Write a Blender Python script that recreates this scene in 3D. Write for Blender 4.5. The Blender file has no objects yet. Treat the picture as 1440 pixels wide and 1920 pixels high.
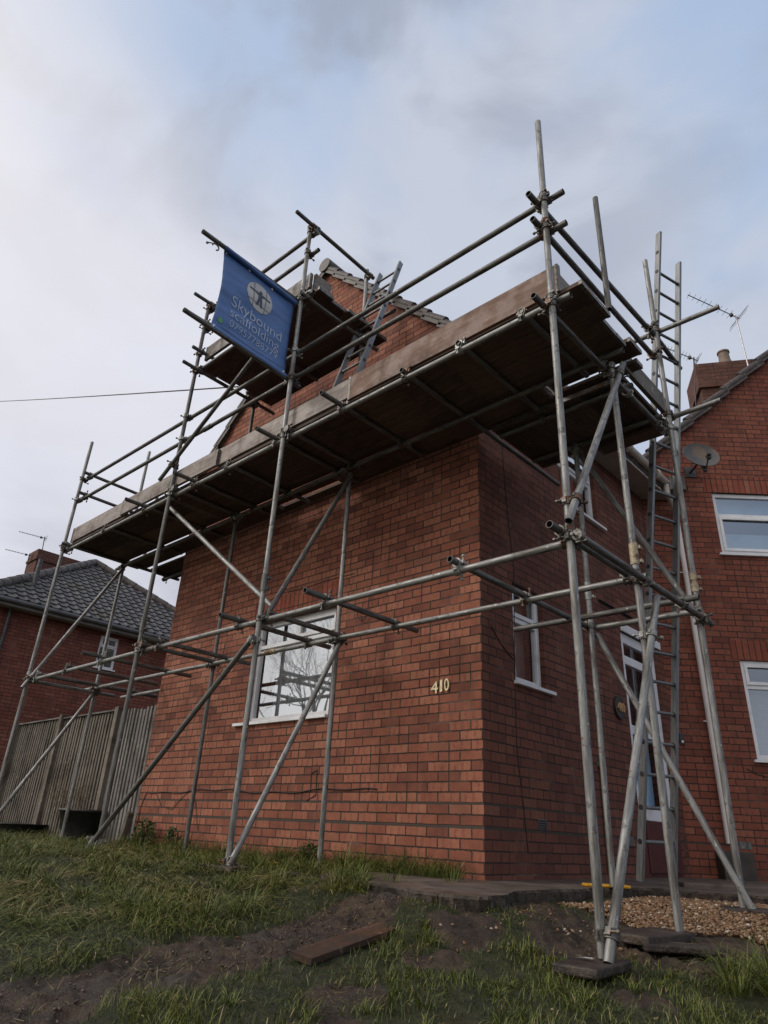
import bpy, math, random
import numpy as np
from mathutils import Matrix, Vector, noise as mnoise
R = math.radians
sc = bpy.context.scene
col = sc.collection
random.seed(7); rng = np.random.default_rng(11)

# ------------------------------------------------------------------ camera
cam_d = bpy.data.cameras.new("camera"); cam = bpy.data.objects.new("camera", cam_d); col.objects.link(cam)
YAW, PITCH, ROLL = 0.765469788, 0.445029646, 0.0522460512
fwd = Vector((-math.sin(YAW)*math.cos(PITCH), math.cos(YAW)*math.cos(PITCH), math.sin(PITCH)))
rt0 = Vector((math.cos(YAW), math.sin(YAW), 0)); up0 = rt0.cross(fwd)
rt = math.cos(ROLL)*rt0 + math.sin(ROLL)*up0
up = -math.sin(ROLL)*rt0 + math.cos(ROLL)*up0
CAM = Vector((3.34025859, -4.77990509, 0.285586163))
cam.matrix_world = Matrix(((rt.x, up.x, -fwd.x, CAM.x), (rt.y, up.y, -fwd.y, CAM.y), (rt.z, up.z, -fwd.z, CAM.z), (0, 0, 0, 1)))
cam_d.sensor_fit = 'VERTICAL'; cam_d.sensor_height = 36.0; cam_d.lens = 1266.61*36.0/1920.0
cam_d.clip_start = 0.05; cam_d.clip_end = 3000
sc.camera = cam

# ------------------------------------------------------------------ view, sky, sun
sc.view_settings.view_transform = 'Standard'; sc.view_settings.look = 'None'
sc.view_settings.exposure = 0.0; sc.view_settings.gamma = 1.0
SUN_DIR = Vector((-0.50, -0.72, 0.62)).normalized()      # towards the sun
SUN_EL = math.asin(SUN_DIR.z); SUN_AZ = math.atan2(SUN_DIR.x, SUN_DIR.y)
world = bpy.data.worlds.new("World"); sc.world = world; world.use_nodes = True
nt = world.node_tree; nt.nodes.clear()
def N(nt, t, **kw):
    n = nt.nodes.new(t)
    for k, v in kw.items(): setattr(n, k, v)
    return n
def setin(nt, n, i, v):
    if hasattr(v, 'type') and hasattr(v, 'is_output'): nt.links.new(v, n.inputs[i])
    else: n.inputs[i].default_value = v
def M(nt, op, a, b=None, c=None, clamp=False):
    n = N(nt, 'ShaderNodeMath', operation=op, use_clamp=clamp); setin(nt, n, 0, a)
    if b is not None: setin(nt, n, 1, b)
    if c is not None: setin(nt, n, 2, c)
    return n.outputs[0]
def mixc(nt, f, a, b, mode='MIX'):
    n = N(nt, 'ShaderNodeMix', data_type='RGBA', blend_type=mode)
    setin(nt, n, 0, f); setin(nt, n, 6, a if not isinstance(a, tuple) else (*a, 1) if len(a) == 3 else a)
    setin(nt, n, 7, b if not isinstance(b, tuple) else (*b, 1) if len(b) == 3 else b)
    return n.outputs[2]
def ss(nt, v, a, b, lo=0.0, hi=1.0):
    n = N(nt, 'ShaderNodeMapRange', interpolation_type='SMOOTHSTEP'); setin(nt, n, 0, v)
    n.inputs[1].default_value = a; n.inputs[2].default_value = b; n.inputs[3].default_value = lo; n.inputs[4].default_value = hi
    return n.outputs[0]
def noise(nt, vec, scale, detail=4, rough=0.55, dist=0.0, out=0):
    n = N(nt, 'ShaderNodeTexNoise'); nt.links.new(vec, n.inputs['Vector'])
    n.inputs['Scale'].default_value = scale; n.inputs['Detail'].default_value = detail
    n.inputs['Roughness'].default_value = rough; n.inputs['Distortion'].default_value = dist
    return n.outputs[out]
def mapv(nt, vec, scale=(1, 1, 1), loc=(0, 0, 0), rot=(0, 0, 0)):
    n = N(nt, 'ShaderNodeMapping'); nt.links.new(vec, n.inputs[0])
    n.inputs[1].default_value = loc; n.inputs[2].default_value = rot; n.inputs[3].default_value = scale
    return n.outputs[0]
def vdot(nt, v, d):
    n = N(nt, 'ShaderNodeVectorMath', operation='DOT_PRODUCT'); nt.links.new(v, n.inputs[0]); n.inputs[1].default_value = d
    return n.outputs['Value']
tc = N(nt, 'ShaderNodeTexCoord').outputs['Generated']
sky = N(nt, 'ShaderNodeTexSky', sky_type='NISHITA'); sky.sun_disc = False
sky.sun_elevation = SUN_EL; sky.sun_rotation = SUN_AZ; sky.air_density = 1.2; sky.dust_density = 2.0
skyc = N(nt, 'ShaderNodeVectorMath', operation='SCALE'); nt.links.new(sky.outputs[0], skyc.inputs[0]); skyc.inputs[3].default_value = 0.10
v = mapv(nt, tc, scale=(1, 1, 1.7))
n1 = noise(nt, v, 1.7, 6, 0.5, 0.4); n2 = noise(nt, mapv(nt, v, loc=(4.2, 1.3, 7.7)), 3.6, 5, 0.5, 0.5)
n3 = noise(nt, mapv(nt, v, loc=(-2.2, 5.1, .4)), 0.9, 3, 0.5, 0.2)
blue = (0.43, 0.545, 0.75)
grey = (0.37, 0.415, 0.52)
white = (0.59, 0.635, 0.74)
c = mixc(nt, ss(nt, n1, .40, .58), blue, white)
dl0 = vdot(nt, tc, Vector((-0.90, 0.10, 0.42)).normalized())
c = mixc(nt, M(nt, 'MULTIPLY', M(nt, 'MULTIPLY', ss(nt, n2, .45, .64), .85), ss(nt, dl0, .35, .80, .25, 1.0)), c, grey)
# brighter, warmer break in the cloud towards the left (behind the street)
dl = vdot(nt, tc, Vector((-0.90, 0.10, 0.42)).normalized())
gl = M(nt, 'MULTIPLY', ss(nt, dl, .74, .97), ss(nt, n3, .25, .50))
c = mixc(nt, M(nt, 'MULTIPLY', gl, .75), c, (0.92, 0.895, 0.94))
# low grey bank towards the left horizon
dlow = N(nt, 'ShaderNodeSeparateXYZ'); nt.links.new(tc, dlow.inputs[0])
low = M(nt, 'MULTIPLY', ss(nt, dlow.outputs[2], .52, .18), ss(nt, n2, .30, .60))
c = mixc(nt, M(nt, 'MULTIPLY', low, .75), c, (0.40, 0.43, 0.52))
# unseen bright warm sky region added behind the photographer as fill light
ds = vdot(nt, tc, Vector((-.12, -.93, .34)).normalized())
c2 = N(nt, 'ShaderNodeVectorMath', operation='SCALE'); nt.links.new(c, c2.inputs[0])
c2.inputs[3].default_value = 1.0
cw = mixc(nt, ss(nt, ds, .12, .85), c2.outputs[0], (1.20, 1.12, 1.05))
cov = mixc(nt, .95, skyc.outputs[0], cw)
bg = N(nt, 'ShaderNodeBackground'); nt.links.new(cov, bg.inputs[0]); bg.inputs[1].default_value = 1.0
nt.links.new(bg.outputs[0], N(nt, 'ShaderNodeOutputWorld').inputs[0])
sd = bpy.data.lights.new("sun", 'SUN'); sun = bpy.data.objects.new("sun", sd); col.objects.link(sun)
sd.energy = 1.35; sd.angle = R(16); sd.color = (1.0, .945, .875)
sun.rotation_euler = SUN_DIR.to_track_quat('Z', 'Y').to_euler()

# ------------------------------------------------------------------ materials
def mat(name, base=(.5, .5, .5), rough=.6, metal=0.0, spec=.5):
    m = bpy.data.materials.new(name); m.use_nodes = True
    b = m.node_tree.nodes['Principled BSDF']
    b.inputs['Base Color'].default_value = (*base, 1); b.inputs['Roughness'].default_value = rough
    b.inputs['Metallic'].default_value = metal; b.inputs['Specular IOR Level'].default_value = spec
    return m, m.node_tree, b
def objco(nt): return N(nt, 'ShaderNodeTexCoord').outputs['Object']
def bump(nt, b, h, s=.3, d=.01):
    n = N(nt, 'ShaderNodeBump'); n.inputs['Strength'].default_value = s; n.inputs['Distance'].default_value = d
    setin(nt, n, 'Height', h); nt.links.new(n.outputs[0], b.inputs['Normal'])
def noisy(name, c1, c2, scale=8, rough=.6, metal=0., bs=.2, stretch=(1, 1, 1), detail=5, lo=.35, hi=.65, r2=None, bd=.004, spec=.5, c3=None, s3=2.0, a3=.5, b3=.65):
    m, nt, b = mat(name, c1, rough, metal, spec); o = mapv(nt, objco(nt), scale=stretch)
    f = noise(nt, o, scale, detail, .6); c = mixc(nt, ss(nt, f, lo, hi), c1, c2)
    if c3 is not None: c = mixc(nt, ss(nt, noise(nt, mapv(nt, o, loc=(3, 9, 5)), s3, 5, .6), a3, b3), c, c3)
    nt.links.new(c, b.inputs['Base Color'])
    if r2 is not None: nt.links.new(ss(nt, noise(nt, o, scale*.6, 3), .35, .65, rough, r2), b.inputs['Roughness'])
    if bs: bump(nt, b, noise(nt, o, scale*2.5, 5, .6), bs, bd)
    return m
BL, BG = 0.2286, 0.080
def brick(name, z0=0.13, dpc=(), cols=((.125, .046, .034), (.265, .094, .057), (.40, .172, .108)), mortar=(.050, .036, .030), soldier=False, xo=0.0, dull=0.0, L=BL, G=BG, split=True, xy=False):
    m, nt, b = mat(name, cols[1], .85, 0, .25); o = objco(nt)
    dn = noise(nt, o, 9, 3, .5, 0, 1)
    ad = N(nt, 'ShaderNodeVectorMath', operation='MULTIPLY_ADD'); nt.links.new(dn, ad.inputs[0]); ad.inputs[1].default_value = (.007, 0, .007); nt.links.new(o, ad.inputs[2])
    sx = N(nt, 'ShaderNodeSeparateXYZ'); nt.links.new(ad.outputs[0], sx.inputs[0])
    X, Z = (sx.outputs[0], sx.outputs[2])
    if xy: X = M(nt, 'ADD', X, sx.outputs[1])
    if soldier: X, Z = Z, X
    zz = M(nt, 'SUBTRACT', Z, z0)
    for t, th in dpc: zz = M(nt, 'SUBTRACT', zz, M(nt, 'MULTIPLY', M(nt, 'GREATER_THAN', Z, t), th))
    vv = M(nt, 'DIVIDE', zz, G); row = M(nt, 'FLOOR', vv); fv = M(nt, 'FRACT', vv)
    odd = M(nt, 'FLOORED_MODULO', row, 2.0)
    uu = M(nt, 'ADD', M(nt, 'DIVIDE', M(nt, 'SUBTRACT', X, xo), L), M(nt, 'MULTIPLY', odd, .5 if not soldier else 0.0))
    uu = M(nt, 'ADD', uu, .5)
    colm = M(nt, 'FLOOR', uu); fu = M(nt, 'FRACT', uu)
    cb = N(nt, 'ShaderNodeCombineXYZ'); nt.links.new(colm, cb.inputs[0]); nt.links.new(row, cb.inputs[1])
    wn = N(nt, 'ShaderNodeTexWhiteNoise', noise_dimensions='3D'); nt.links.new(cb.outputs[0], wn.inputs['Vector'])
    sp = N(nt, 'ShaderNodeSeparateColor'); nt.links.new(wn.outputs['Color'], sp.inputs[0])
    r1, r2, r3 = wn.outputs['Value'], sp.outputs[0], sp.outputs[1]
    du = M(nt, 'MULTIPLY', M(nt, 'MINIMUM', fu, M(nt, 'SUBTRACT', 1.0, fu)), L)
    dv = M(nt, 'MULTIPLY', M(nt, 'MINIMUM', fv, M(nt, 'SUBTRACT', 1.0, fv)), G)
    if split:
        dm = M(nt, 'ADD', M(nt, 'MULTIPLY', M(nt, 'ABSOLUTE', M(nt, 'SUBTRACT', fu, .5)), L), M(nt, 'MULTIPLY', M(nt, 'LESS_THAN', r3, .88), 1.0))
        du = M(nt, 'MINIMUM', du, dm)
    d = M(nt, 'MINIMUM', du, dv)
    d = M(nt, 'SUBTRACT', d, M(nt, 'MULTIPLY', ss(nt, noise(nt, o, 38, 4, .7), .50, .72), .006))
    brk = ss(nt, d, .0036, .0075)
    cr = N(nt, 'ShaderNodeValToRGB'); e = cr.color_ramp.elements
    e[0].position = 0; e[0].color = (*cols[0], 1); e[1].position = 1; e[1].color = (*cols[2], 1)
    mm = e.new(.45); mm.color = (*cols[1], 1)
    nt.links.new(M(nt, 'ADD', M(nt, 'MULTIPLY', r1, .70), M(nt, 'MULTIPLY', ss(nt, noise(nt, o, 6, 6, .7), .3, .7), .30)), cr.inputs[0])
    c = cr.outputs[0]
    # kiss marks: darker upright bands on some bricks
    k = M(nt, 'MULTIPLY', M(nt, 'LESS_THAN', M(nt, 'ABSOLUTE', M(nt, 'SUBTRACT', M(nt, 'PINGPONG', M(nt, 'ADD', fu, M(nt, 'MULTIPLY', r3, .1)), .5), .33)), .06), M(nt, 'GREATER_THAN', r2, .60))
    k = M(nt, 'MULTIPLY', k, ss(nt, noise(nt, o, 30, 3), .35, .6))
    c = mixc(nt, M(nt, 'MULTIPLY', k, .5), c, (.17, .040, .032))
    c = mixc(nt, M(nt, 'MULTIPLY', M(nt, 'GREATER_THAN', M(nt, 'FRACT', M(nt, 'MULTIPLY', r2, 7.3)), .95), .35), c, (.33, .16, .10))
    fine = noise(nt, o, 70, 5, .65)
    c = mixc(nt, ss(nt, fine, .35, .75, 0, .35), c, (.14, .045, .032))
    # soot and damp patches; dull darkens the whole wall evenly as well
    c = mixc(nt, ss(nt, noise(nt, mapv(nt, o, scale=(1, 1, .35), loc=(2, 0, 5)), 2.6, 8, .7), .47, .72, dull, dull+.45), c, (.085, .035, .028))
    stk = M(nt, 'MULTIPLY', ss(nt, noise(nt, mapv(nt, o, scale=(9, 9, .5), loc=(1, 4, 2)), 1.5, 6, .7), .55, .70), ss(nt, noise(nt, mapv(nt, o, loc=(6, 4, 1)), .9, 3), .42, .62))
    c = mixc(nt, M(nt, 'MULTIPLY', stk, .42), c, (.30, .19, .145))
    # white specks of lime
    wsp = M(nt, 'GREATER_THAN', noise(nt, mapv(nt, o, loc=(1, 7, 3)), 45, 2, .5), .755)
    c = mixc(nt, M(nt, 'MULTIPLY', wsp, .35), c, (.45, .40, .36))
    lime = ss(nt, noise(nt, mapv(nt, o, loc=(8, 1, 2)), 2.4, 6, .65), .52, .72, 0, .75)
    c = mixc(nt, brk, mixc(nt, lime, mixc(nt, ss(nt, fine, .3, .7), mortar, tuple(x*.55 for x in mortar)), (.17, .125, .10)), c)
    for t, th in dpc:
        band = M(nt, 'LESS_THAN', M(nt, 'ABSOLUTE', M(nt, 'SUBTRACT', Z, t)), th*.5+.005)
        c = mixc(nt, M(nt, 'MULTIPLY', band, .9), c, (.060, .050, .043))
    nt.links.new(c, b.inputs['Base Color'])
    h = M(nt, 'ADD', M(nt, 'MULTIPLY', brk, 1.0), M(nt, 'MULTIPLY', fine, .35))
    h = M(nt, 'ADD', h, M(nt, 'MULTIPLY', r1, .25))
    bump(nt, b, h, .55, .006)
    return m
DPC = ((.372, .012), (.545, .008))
m_brick = brick('brick_gable', dpc=DPC, dull=.05)
m_brick_side = brick('brick_side', dpc=DPC, xo=.114, dull=.45, cols=((.105, .042, .030), (.195, .073, .048), (.29, .118, .075)))  # browner brick, with some of the side's shade put into its colour
m_brick_wing = brick('brick_wing', dpc=((.372, .010),), cols=((.145, .046, .032), (.245, .076, .048), (.33, .115, .072)), dull=.22)
m_brick_far = brick('brick_far', cols=((.15, .050, .036), (.23, .075, .052), (.31, .115, .078)), dull=.22, z0=.1)
m_soldier = brick('brick_soldier', z0=.02, soldier=True, cols=((.17, .045, .03), (.27, .075, .045), (.34, .11, .065)), split=False)
m_chim = brick('brick_chimney', z0=.0, cols=((.08, .045, .036), (.145, .072, .055), (.21, .115, .09)), dull=.45, xy=True)
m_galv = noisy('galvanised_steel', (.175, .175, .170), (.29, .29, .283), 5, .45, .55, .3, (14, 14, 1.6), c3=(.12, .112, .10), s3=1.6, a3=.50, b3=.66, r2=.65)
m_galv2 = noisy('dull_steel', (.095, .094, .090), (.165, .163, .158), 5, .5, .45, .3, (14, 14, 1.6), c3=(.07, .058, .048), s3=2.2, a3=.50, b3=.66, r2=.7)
def spots(m, c_, scale, th, f=.8):
    nt = m.node_tree; b = nt.nodes['Principled BSDF']; l = b.inputs['Base Color'].links[0].from_socket
    k = ss(nt, noise(nt, mapv(nt, objco(nt), loc=(3.3, 8.1, 2.2)), scale, 4, .6), th, th+.035)
    nt.links.new(mixc(nt, M(nt, 'MULTIPLY', k, f), l, c_), b.inputs['Base Color'])
for m_ in (m_galv, m_galv2):
    spots(m_, (.13, .065, .035), 9, .64); spots(m_, (.50, .49, .46), 24, .655, .7); spots(m_, (.07, .062, .055), 14, .60, .6)
m_bore = mat('tube_bore', (.03, .028, .026), .8)[0]
m_coup = noisy('coupler_steel', (.085, .080, .075), (.19, .18, .165), 40, .5, .6, .3, c3=(.14, .07, .04), s3=12, a3=.54, b3=.62)
m_coup2 = noisy('coupler_zinc', (.22, .22, .21), (.34, .34, .33), 40, .5, .5, .3)
m_sleeve = noisy('sleeve_rusty', (.42, .37, .27), (.30, .24, .16), 30, .6, .3, .4, c3=(.13, .07, .04), s3=18, a3=.48, b3=.58)
def wood(name, c1, c2, c3=None, along='X', rough=.75, wet=None):
    m, nt, b = mat(name, c1, rough, 0, .3); o = objco(nt)
    st = {'X': (.8, 14, 14), 'Y': (14, .8, 14), 'Z': (14, 14, .8)}[along]
    v = mapv(nt, o, scale=st); f = noise(nt, v, 2.2, 8, .62, .6)
    c = mixc(nt, ss(nt, f, .32, .68), c1, c2)
    if c3: c = mixc(nt, ss(nt, noise(nt, mapv(nt, o, loc=(7, 3, 1)), 2.3, 6, .6), .47, .66), c, c3)
    oi = N(nt, 'ShaderNodeObjectInfo').outputs['Random']
    hs = N(nt, 'ShaderNodeHueSaturation'); nt.links.new(c, hs.inputs['Color']); nt.links.new(ss(nt, oi, 0, 1, .65, 1.3), hs.inputs['Value'])
    sp2 = ss(nt, noise(nt, mapv(nt, o, loc=(9, 9, 9)), 14, 5, .65), .60, .66)
    nt.links.new(mixc(nt, M(nt, 'MULTIPLY', sp2, .45), hs.outputs[0], tuple(min(1, q*2.0) for q in c2)), b.inputs['Base Color'])
    bump(nt, b, f, .8, .006)
    if wet: nt.links.new(ss(nt, noise(nt, o, 5, 4), .4, .6, rough, wet), b.inputs['Roughness'])
    return m
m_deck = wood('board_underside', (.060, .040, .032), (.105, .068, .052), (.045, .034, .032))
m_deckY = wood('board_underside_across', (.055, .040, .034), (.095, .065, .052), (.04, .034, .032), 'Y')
m_toe = wood('toe_board', (.15, .128, .116), (.25, .215, .195), (.10, .075, .065), wet=.4)
m_toe_br = wood('toe_board_brown', (.115, .070, .052), (.180, .112, .085), (.09, .058, .045), wet=.5)
m_toeY = wood('toe_board_side', (.16, .145, .125), (.25, .225, .195), (.10, .085, .07), 'Y')
m_plank = wood('wet_plank', (.075, .042, .028), (.125, .072, .048), (.055, .042, .034), rough=.6, wet=.4)
m_sole = noisy('muddy_sole_board', (.022, .015, .012), (.042, .028, .022), 9, .6, 0, .9, c3=(.065, .046, .034), s3=5, a3=.50, b3=.62, bd=.02)
m_split = wood('fresh_split_wood', (.55, .20, .05), (.65, .30, .10))
m_fence = wood('fence_slats', (.105, .092, .076), (.175, .152, .125), (.07, .054, .043), 'Z')
m_fence_d = wood('fence_backing', (.045, .038, .032), (.08, .068, .056), None, 'Z')  # weathered darker boards; the tone also stands in for shade between slats
m_fence2 = wood('fence_slats_grey', (.125, .118, .112), (.215, .203, .19), (.085, .075, .066), 'Z')
m_upvc = noisy('white_upvc', (.74, .75, .78), (.66, .67, .70), 6, .35, 0, .03, c3=(.50, .49, .47), s3=3, a3=.58, b3=.75)
m_upvc2 = noisy('weathered_upvc', (.52, .50, .46), (.42, .38, .34), 5, .5, 0, .05, c3=(.25, .22, .19), s3=6, a3=.55, b3=.68)
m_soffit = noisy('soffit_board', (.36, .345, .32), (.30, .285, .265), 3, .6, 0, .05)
m_pipe = noisy('downpipe_plastic', (.70, .66, .66), (.62, .57, .56), 4, .45, 0, .05, (1, 1, .4))
m_hole_dark = mat('hole_dark', (.015, .015, .016), .6)[0]
m_black = noisy('black_plastic', (.012, .012, .013), (.03, .03, .03), 5, .45, 0, .2)
def glass(name, refl=.42, tint=(.82, .88, .95), base=(.02, .025, .03)):
    m = bpy.data.materials.new(name); m.use_nodes = True; nt = m.node_tree; nt.nodes.clear()
    g = N(nt, 'ShaderNodeBsdfGlossy'); g.inputs['Color'].default_value = (*tint, 1); g.inputs['Roughness'].default_value = .015
    t = N(nt, 'ShaderNodeBsdfTransparent'); t.inputs['Color'].default_value = (.86, .88, .88, 1)
    bn = N(nt, 'ShaderNodeBump'); bn.inputs['Strength'].default_value = .06; bn.inputs['Distance'].default_value = .01
    nt.links.new(noise(nt, objco(nt), 2.2, 2), bn.inputs['Height']); nt.links.new(bn.outputs[0], g.inputs['Normal'])
    x = N(nt, 'ShaderNodeMixShader'); x.inputs[0].default_value = refl
    nt.links.new(t.outputs[0], x.inputs[1]); nt.links.new(g.outputs[0], x.inputs[2])
    nt.links.new(x.outputs[0], N(nt, 'ShaderNodeOutputMaterial').inputs[0]); return m
m_glass = glass('window_glass', .55); m_glass_side = glass('window_glass_side', .30)
m_net = noisy('net_curtain', (.66, .67, .69), (.55, .56, .58), 6, .8, 0, .2, (4, 4, .3))
m_mesh_curt = noisy('frosted_film', (.25, .215, .21), (.20, .17, .17), 10, .7, 0, .3, (3, 3, 1))
m_orange = noisy('orange_curtain', (.60, .17, .05), (.35, .05, .03), 5, .8, 0, .2, (5, 5, .3))
m_blue_room = noisy('pale_blue_blind', (.26, .40, .56), (.20, .32, .46), 3, .6, 0, 0)
m_grey_blind = noisy('grey_blind', (.33, .35, .37), (.27, .29, .31), 9, .7, 0, .1, (1, 1, 9))
m_room_dark = mat('room_dark_paint', (.02, .018, .017), .9)[0]
m_redpaint = noisy('dark_red_paint', (.085, .018, .015), (.06, .015, .013), 6, .6, 0, .2)
m_tile = noisy('roof_tile', (.050, .048, .050), (.095, .092, .096), 5, .55, 0, .6, c3=(.055, .052, .038), s3=1.1, a3=.54, b3=.68, r2=.7, bd=.01)
m_tile_br = noisy('verge_tile', (.040, .030, .027), (.075, .058, .052), 14, .55, 0, .4, c3=(.12, .115, .085), s3=7, a3=.56, b3=.66)
m_mortar = noisy('cement_mortar', (.20, .19, .17), (.13, .12, .105), 18, .9, 0, .5)
m_pot = noisy('chimney_pot', (.22, .16, .12), (.15, .11, .09), 12, .7, 0, .3)
m_lead = noisy('aluminium', (.50, .50, .51), (.38, .38, .39), 15, .4, .7, .1)
m_dark_metal = noisy('dark_metal', (.05, .05, .052), (.09, .09, .09), 15, .5, .5, .1)
m_dish = noisy('satellite_dish_paint', (.060, .064, .070), (.095, .092, .085), 3, .5, .2, .1, c3=(.17, .125, .085), s3=2.5, a3=.5, b3=.7)
m_alu = noisy('ladder_aluminium', (.14, .148, .152), (.225, .233, .24), 6, .45, .6, .2, (10, 10, 1), c3=(.20, .19, .17), s3=2.5, a3=.52, b3=.64)
m_alu_d = noisy('ladder_aluminium_dirty', (.13, .135, .14), (.20, .205, .21), 6, .5, .5, .2, (10, 10, 1))
m_brass = noisy('brass', (.72, .62, .42), (.55, .46, .30), 30, .35, .6, .1)
m_brass2 = noisy('old_brass', (.62, .38, .18), (.48, .28, .13), 30, .5, .3, .1)
m_slate = noisy('slate_plate', (.020, .020, .022), (.04, .035, .03), 12, .5)
m_cable = mat('cable_black', (.015, .014, .014), .6)[0]
m_conc = noisy('concrete_path', (.125, .098, .080), (.075, .058, .048), 3.0, .8, 0, .6, c3=(.05, .036, .028), s3=5, a3=.48, b3=.66, bd=.012, r2=.45, detail=9)
m_yellow = noisy('yellow_pad', (.70, .37, .02), (.50, .24, .01), 14, .6, 0, .3)
m_ban = noisy('banner_blue', (.065, .140, .345), (.085, .175, .41), 2.5, .40, 0, .25, (1, 1, 3.5), c3=(.048, .105, .27), s3=1.2, bd=.02)
m_ban_txt = noisy('banner_print_white', (.44, .51, .64), (.36, .44, .58), 10, .5, 0, 0)
m_ban_disc = noisy('banner_print_cream', (.50, .50, .49), (.44, .44, .44), 5, .5, 0, 0)
m_ban_ink = mat('banner_print_ink', (.035, .045, .075), .5)[0]
m_ban_green = mat('banner_print_green', (.10, .36, .10), .5)[0]
m_white = mat('white_paint', (.75, .75, .74), .6)[0]
m_bark = noisy('bark', (.05, .04, .033), (.09, .072, .06), 20, .9, 0, .6)
m_twig = noisy('dead_twig', (.13, .095, .06), (.20, .155, .10), 20, .9, 0, .3)
def attr_mat(name, ramp, rough=.6, extra=None, trans=0):
    m, nt, b = mat(name, ramp[0][1], rough, 0, .35)
    a = N(nt, 'ShaderNodeAttribute', attribute_name='tone'); cr = N(nt, 'ShaderNodeValToRGB')
    el = cr.color_ramp.elements
    el[0].position, el[0].color = ramp[0][0], (*ramp[0][1], 1); el[1].position, el[1].color = ramp[-1][0], (*ramp[-1][1], 1)
    for p_, c_ in ramp[1:-1]: q_ = el.new(p_); q_.color = (*c_, 1)
    nt.links.new(a.outputs['Fac'], cr.inputs[0]); nt.links.new(cr.outputs[0], b.inputs['Base Color'])
    return m
m_grass = attr_mat('grass_blades', [(0, (.028, .038, .007)), (.40, (.070, .096, .015)), (.68, (.145, .158, .030)), (.82, (.19, .155, .05)), (.93, (.27, .20, .085)), (1, (.40, .32, .17))], .55)
m_leaf = attr_mat('weed_leaves', [(0, (.020, .050, .012)), (.6, (.050, .105, .026)), (1, (.10, .16, .05))], .5)
m_pebble = attr_mat('pebbles', [(0, (.07, .036, .020)), (.35, (.15, .082, .042)), (.7, (.24, .145, .080)), (.93, (.31, .21, .13)), (1, (.46, .40, .33))], .6)
# ground: soil with grass thatch where the 'soil' attribute is low
m_ground, gnt, gb = mat('ground_soil', (.06, .045, .03), .8, 0, .4)
_o = objco(gnt); _a = N(gnt, 'ShaderNodeAttribute', attribute_name='soil').outputs['Fac']
_s = mixc(gnt, ss(gnt, noise(gnt, _o, 7, 8, .65), .35, .65), (.038, .026, .020), (.115, .074, .052))
_s = mixc(gnt, ss(gnt, noise(gnt, mapv(gnt, _o, loc=(5, 2, 0)), 2.0, 5), .52, .66), _s, (.080, .062, .052))
_t = mixc(gnt, ss(gnt, noise(gnt, _o, 16, 6), .35, .65), (.026, .034, .012), (.060, .058, .024))
gnt.links.new(mixc(gnt, ss(gnt, M(gnt, 'ADD', _a, M(gnt, 'MULTIPLY', M(gnt, 'SUBTRACT', noise(gnt, _o, 9, 5), .5), .9)), .35, .65), _t, _s), gb.inputs['Base Color'])
gnt.links.new(ss(gnt, noise(gnt, mapv(gnt, _o, loc=(5, 2, 0)), 3.0, 5), .46, .62, .78, .30), gb.inputs['Roughness'])
bump(gnt, gb, M(gnt, 'ADD', noise(gnt, _o, 26, 9, .75), M(gnt, 'MULTIPLY', noise(gnt, _o, 90, 4, .6), .5)), 1.0, .045)

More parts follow.
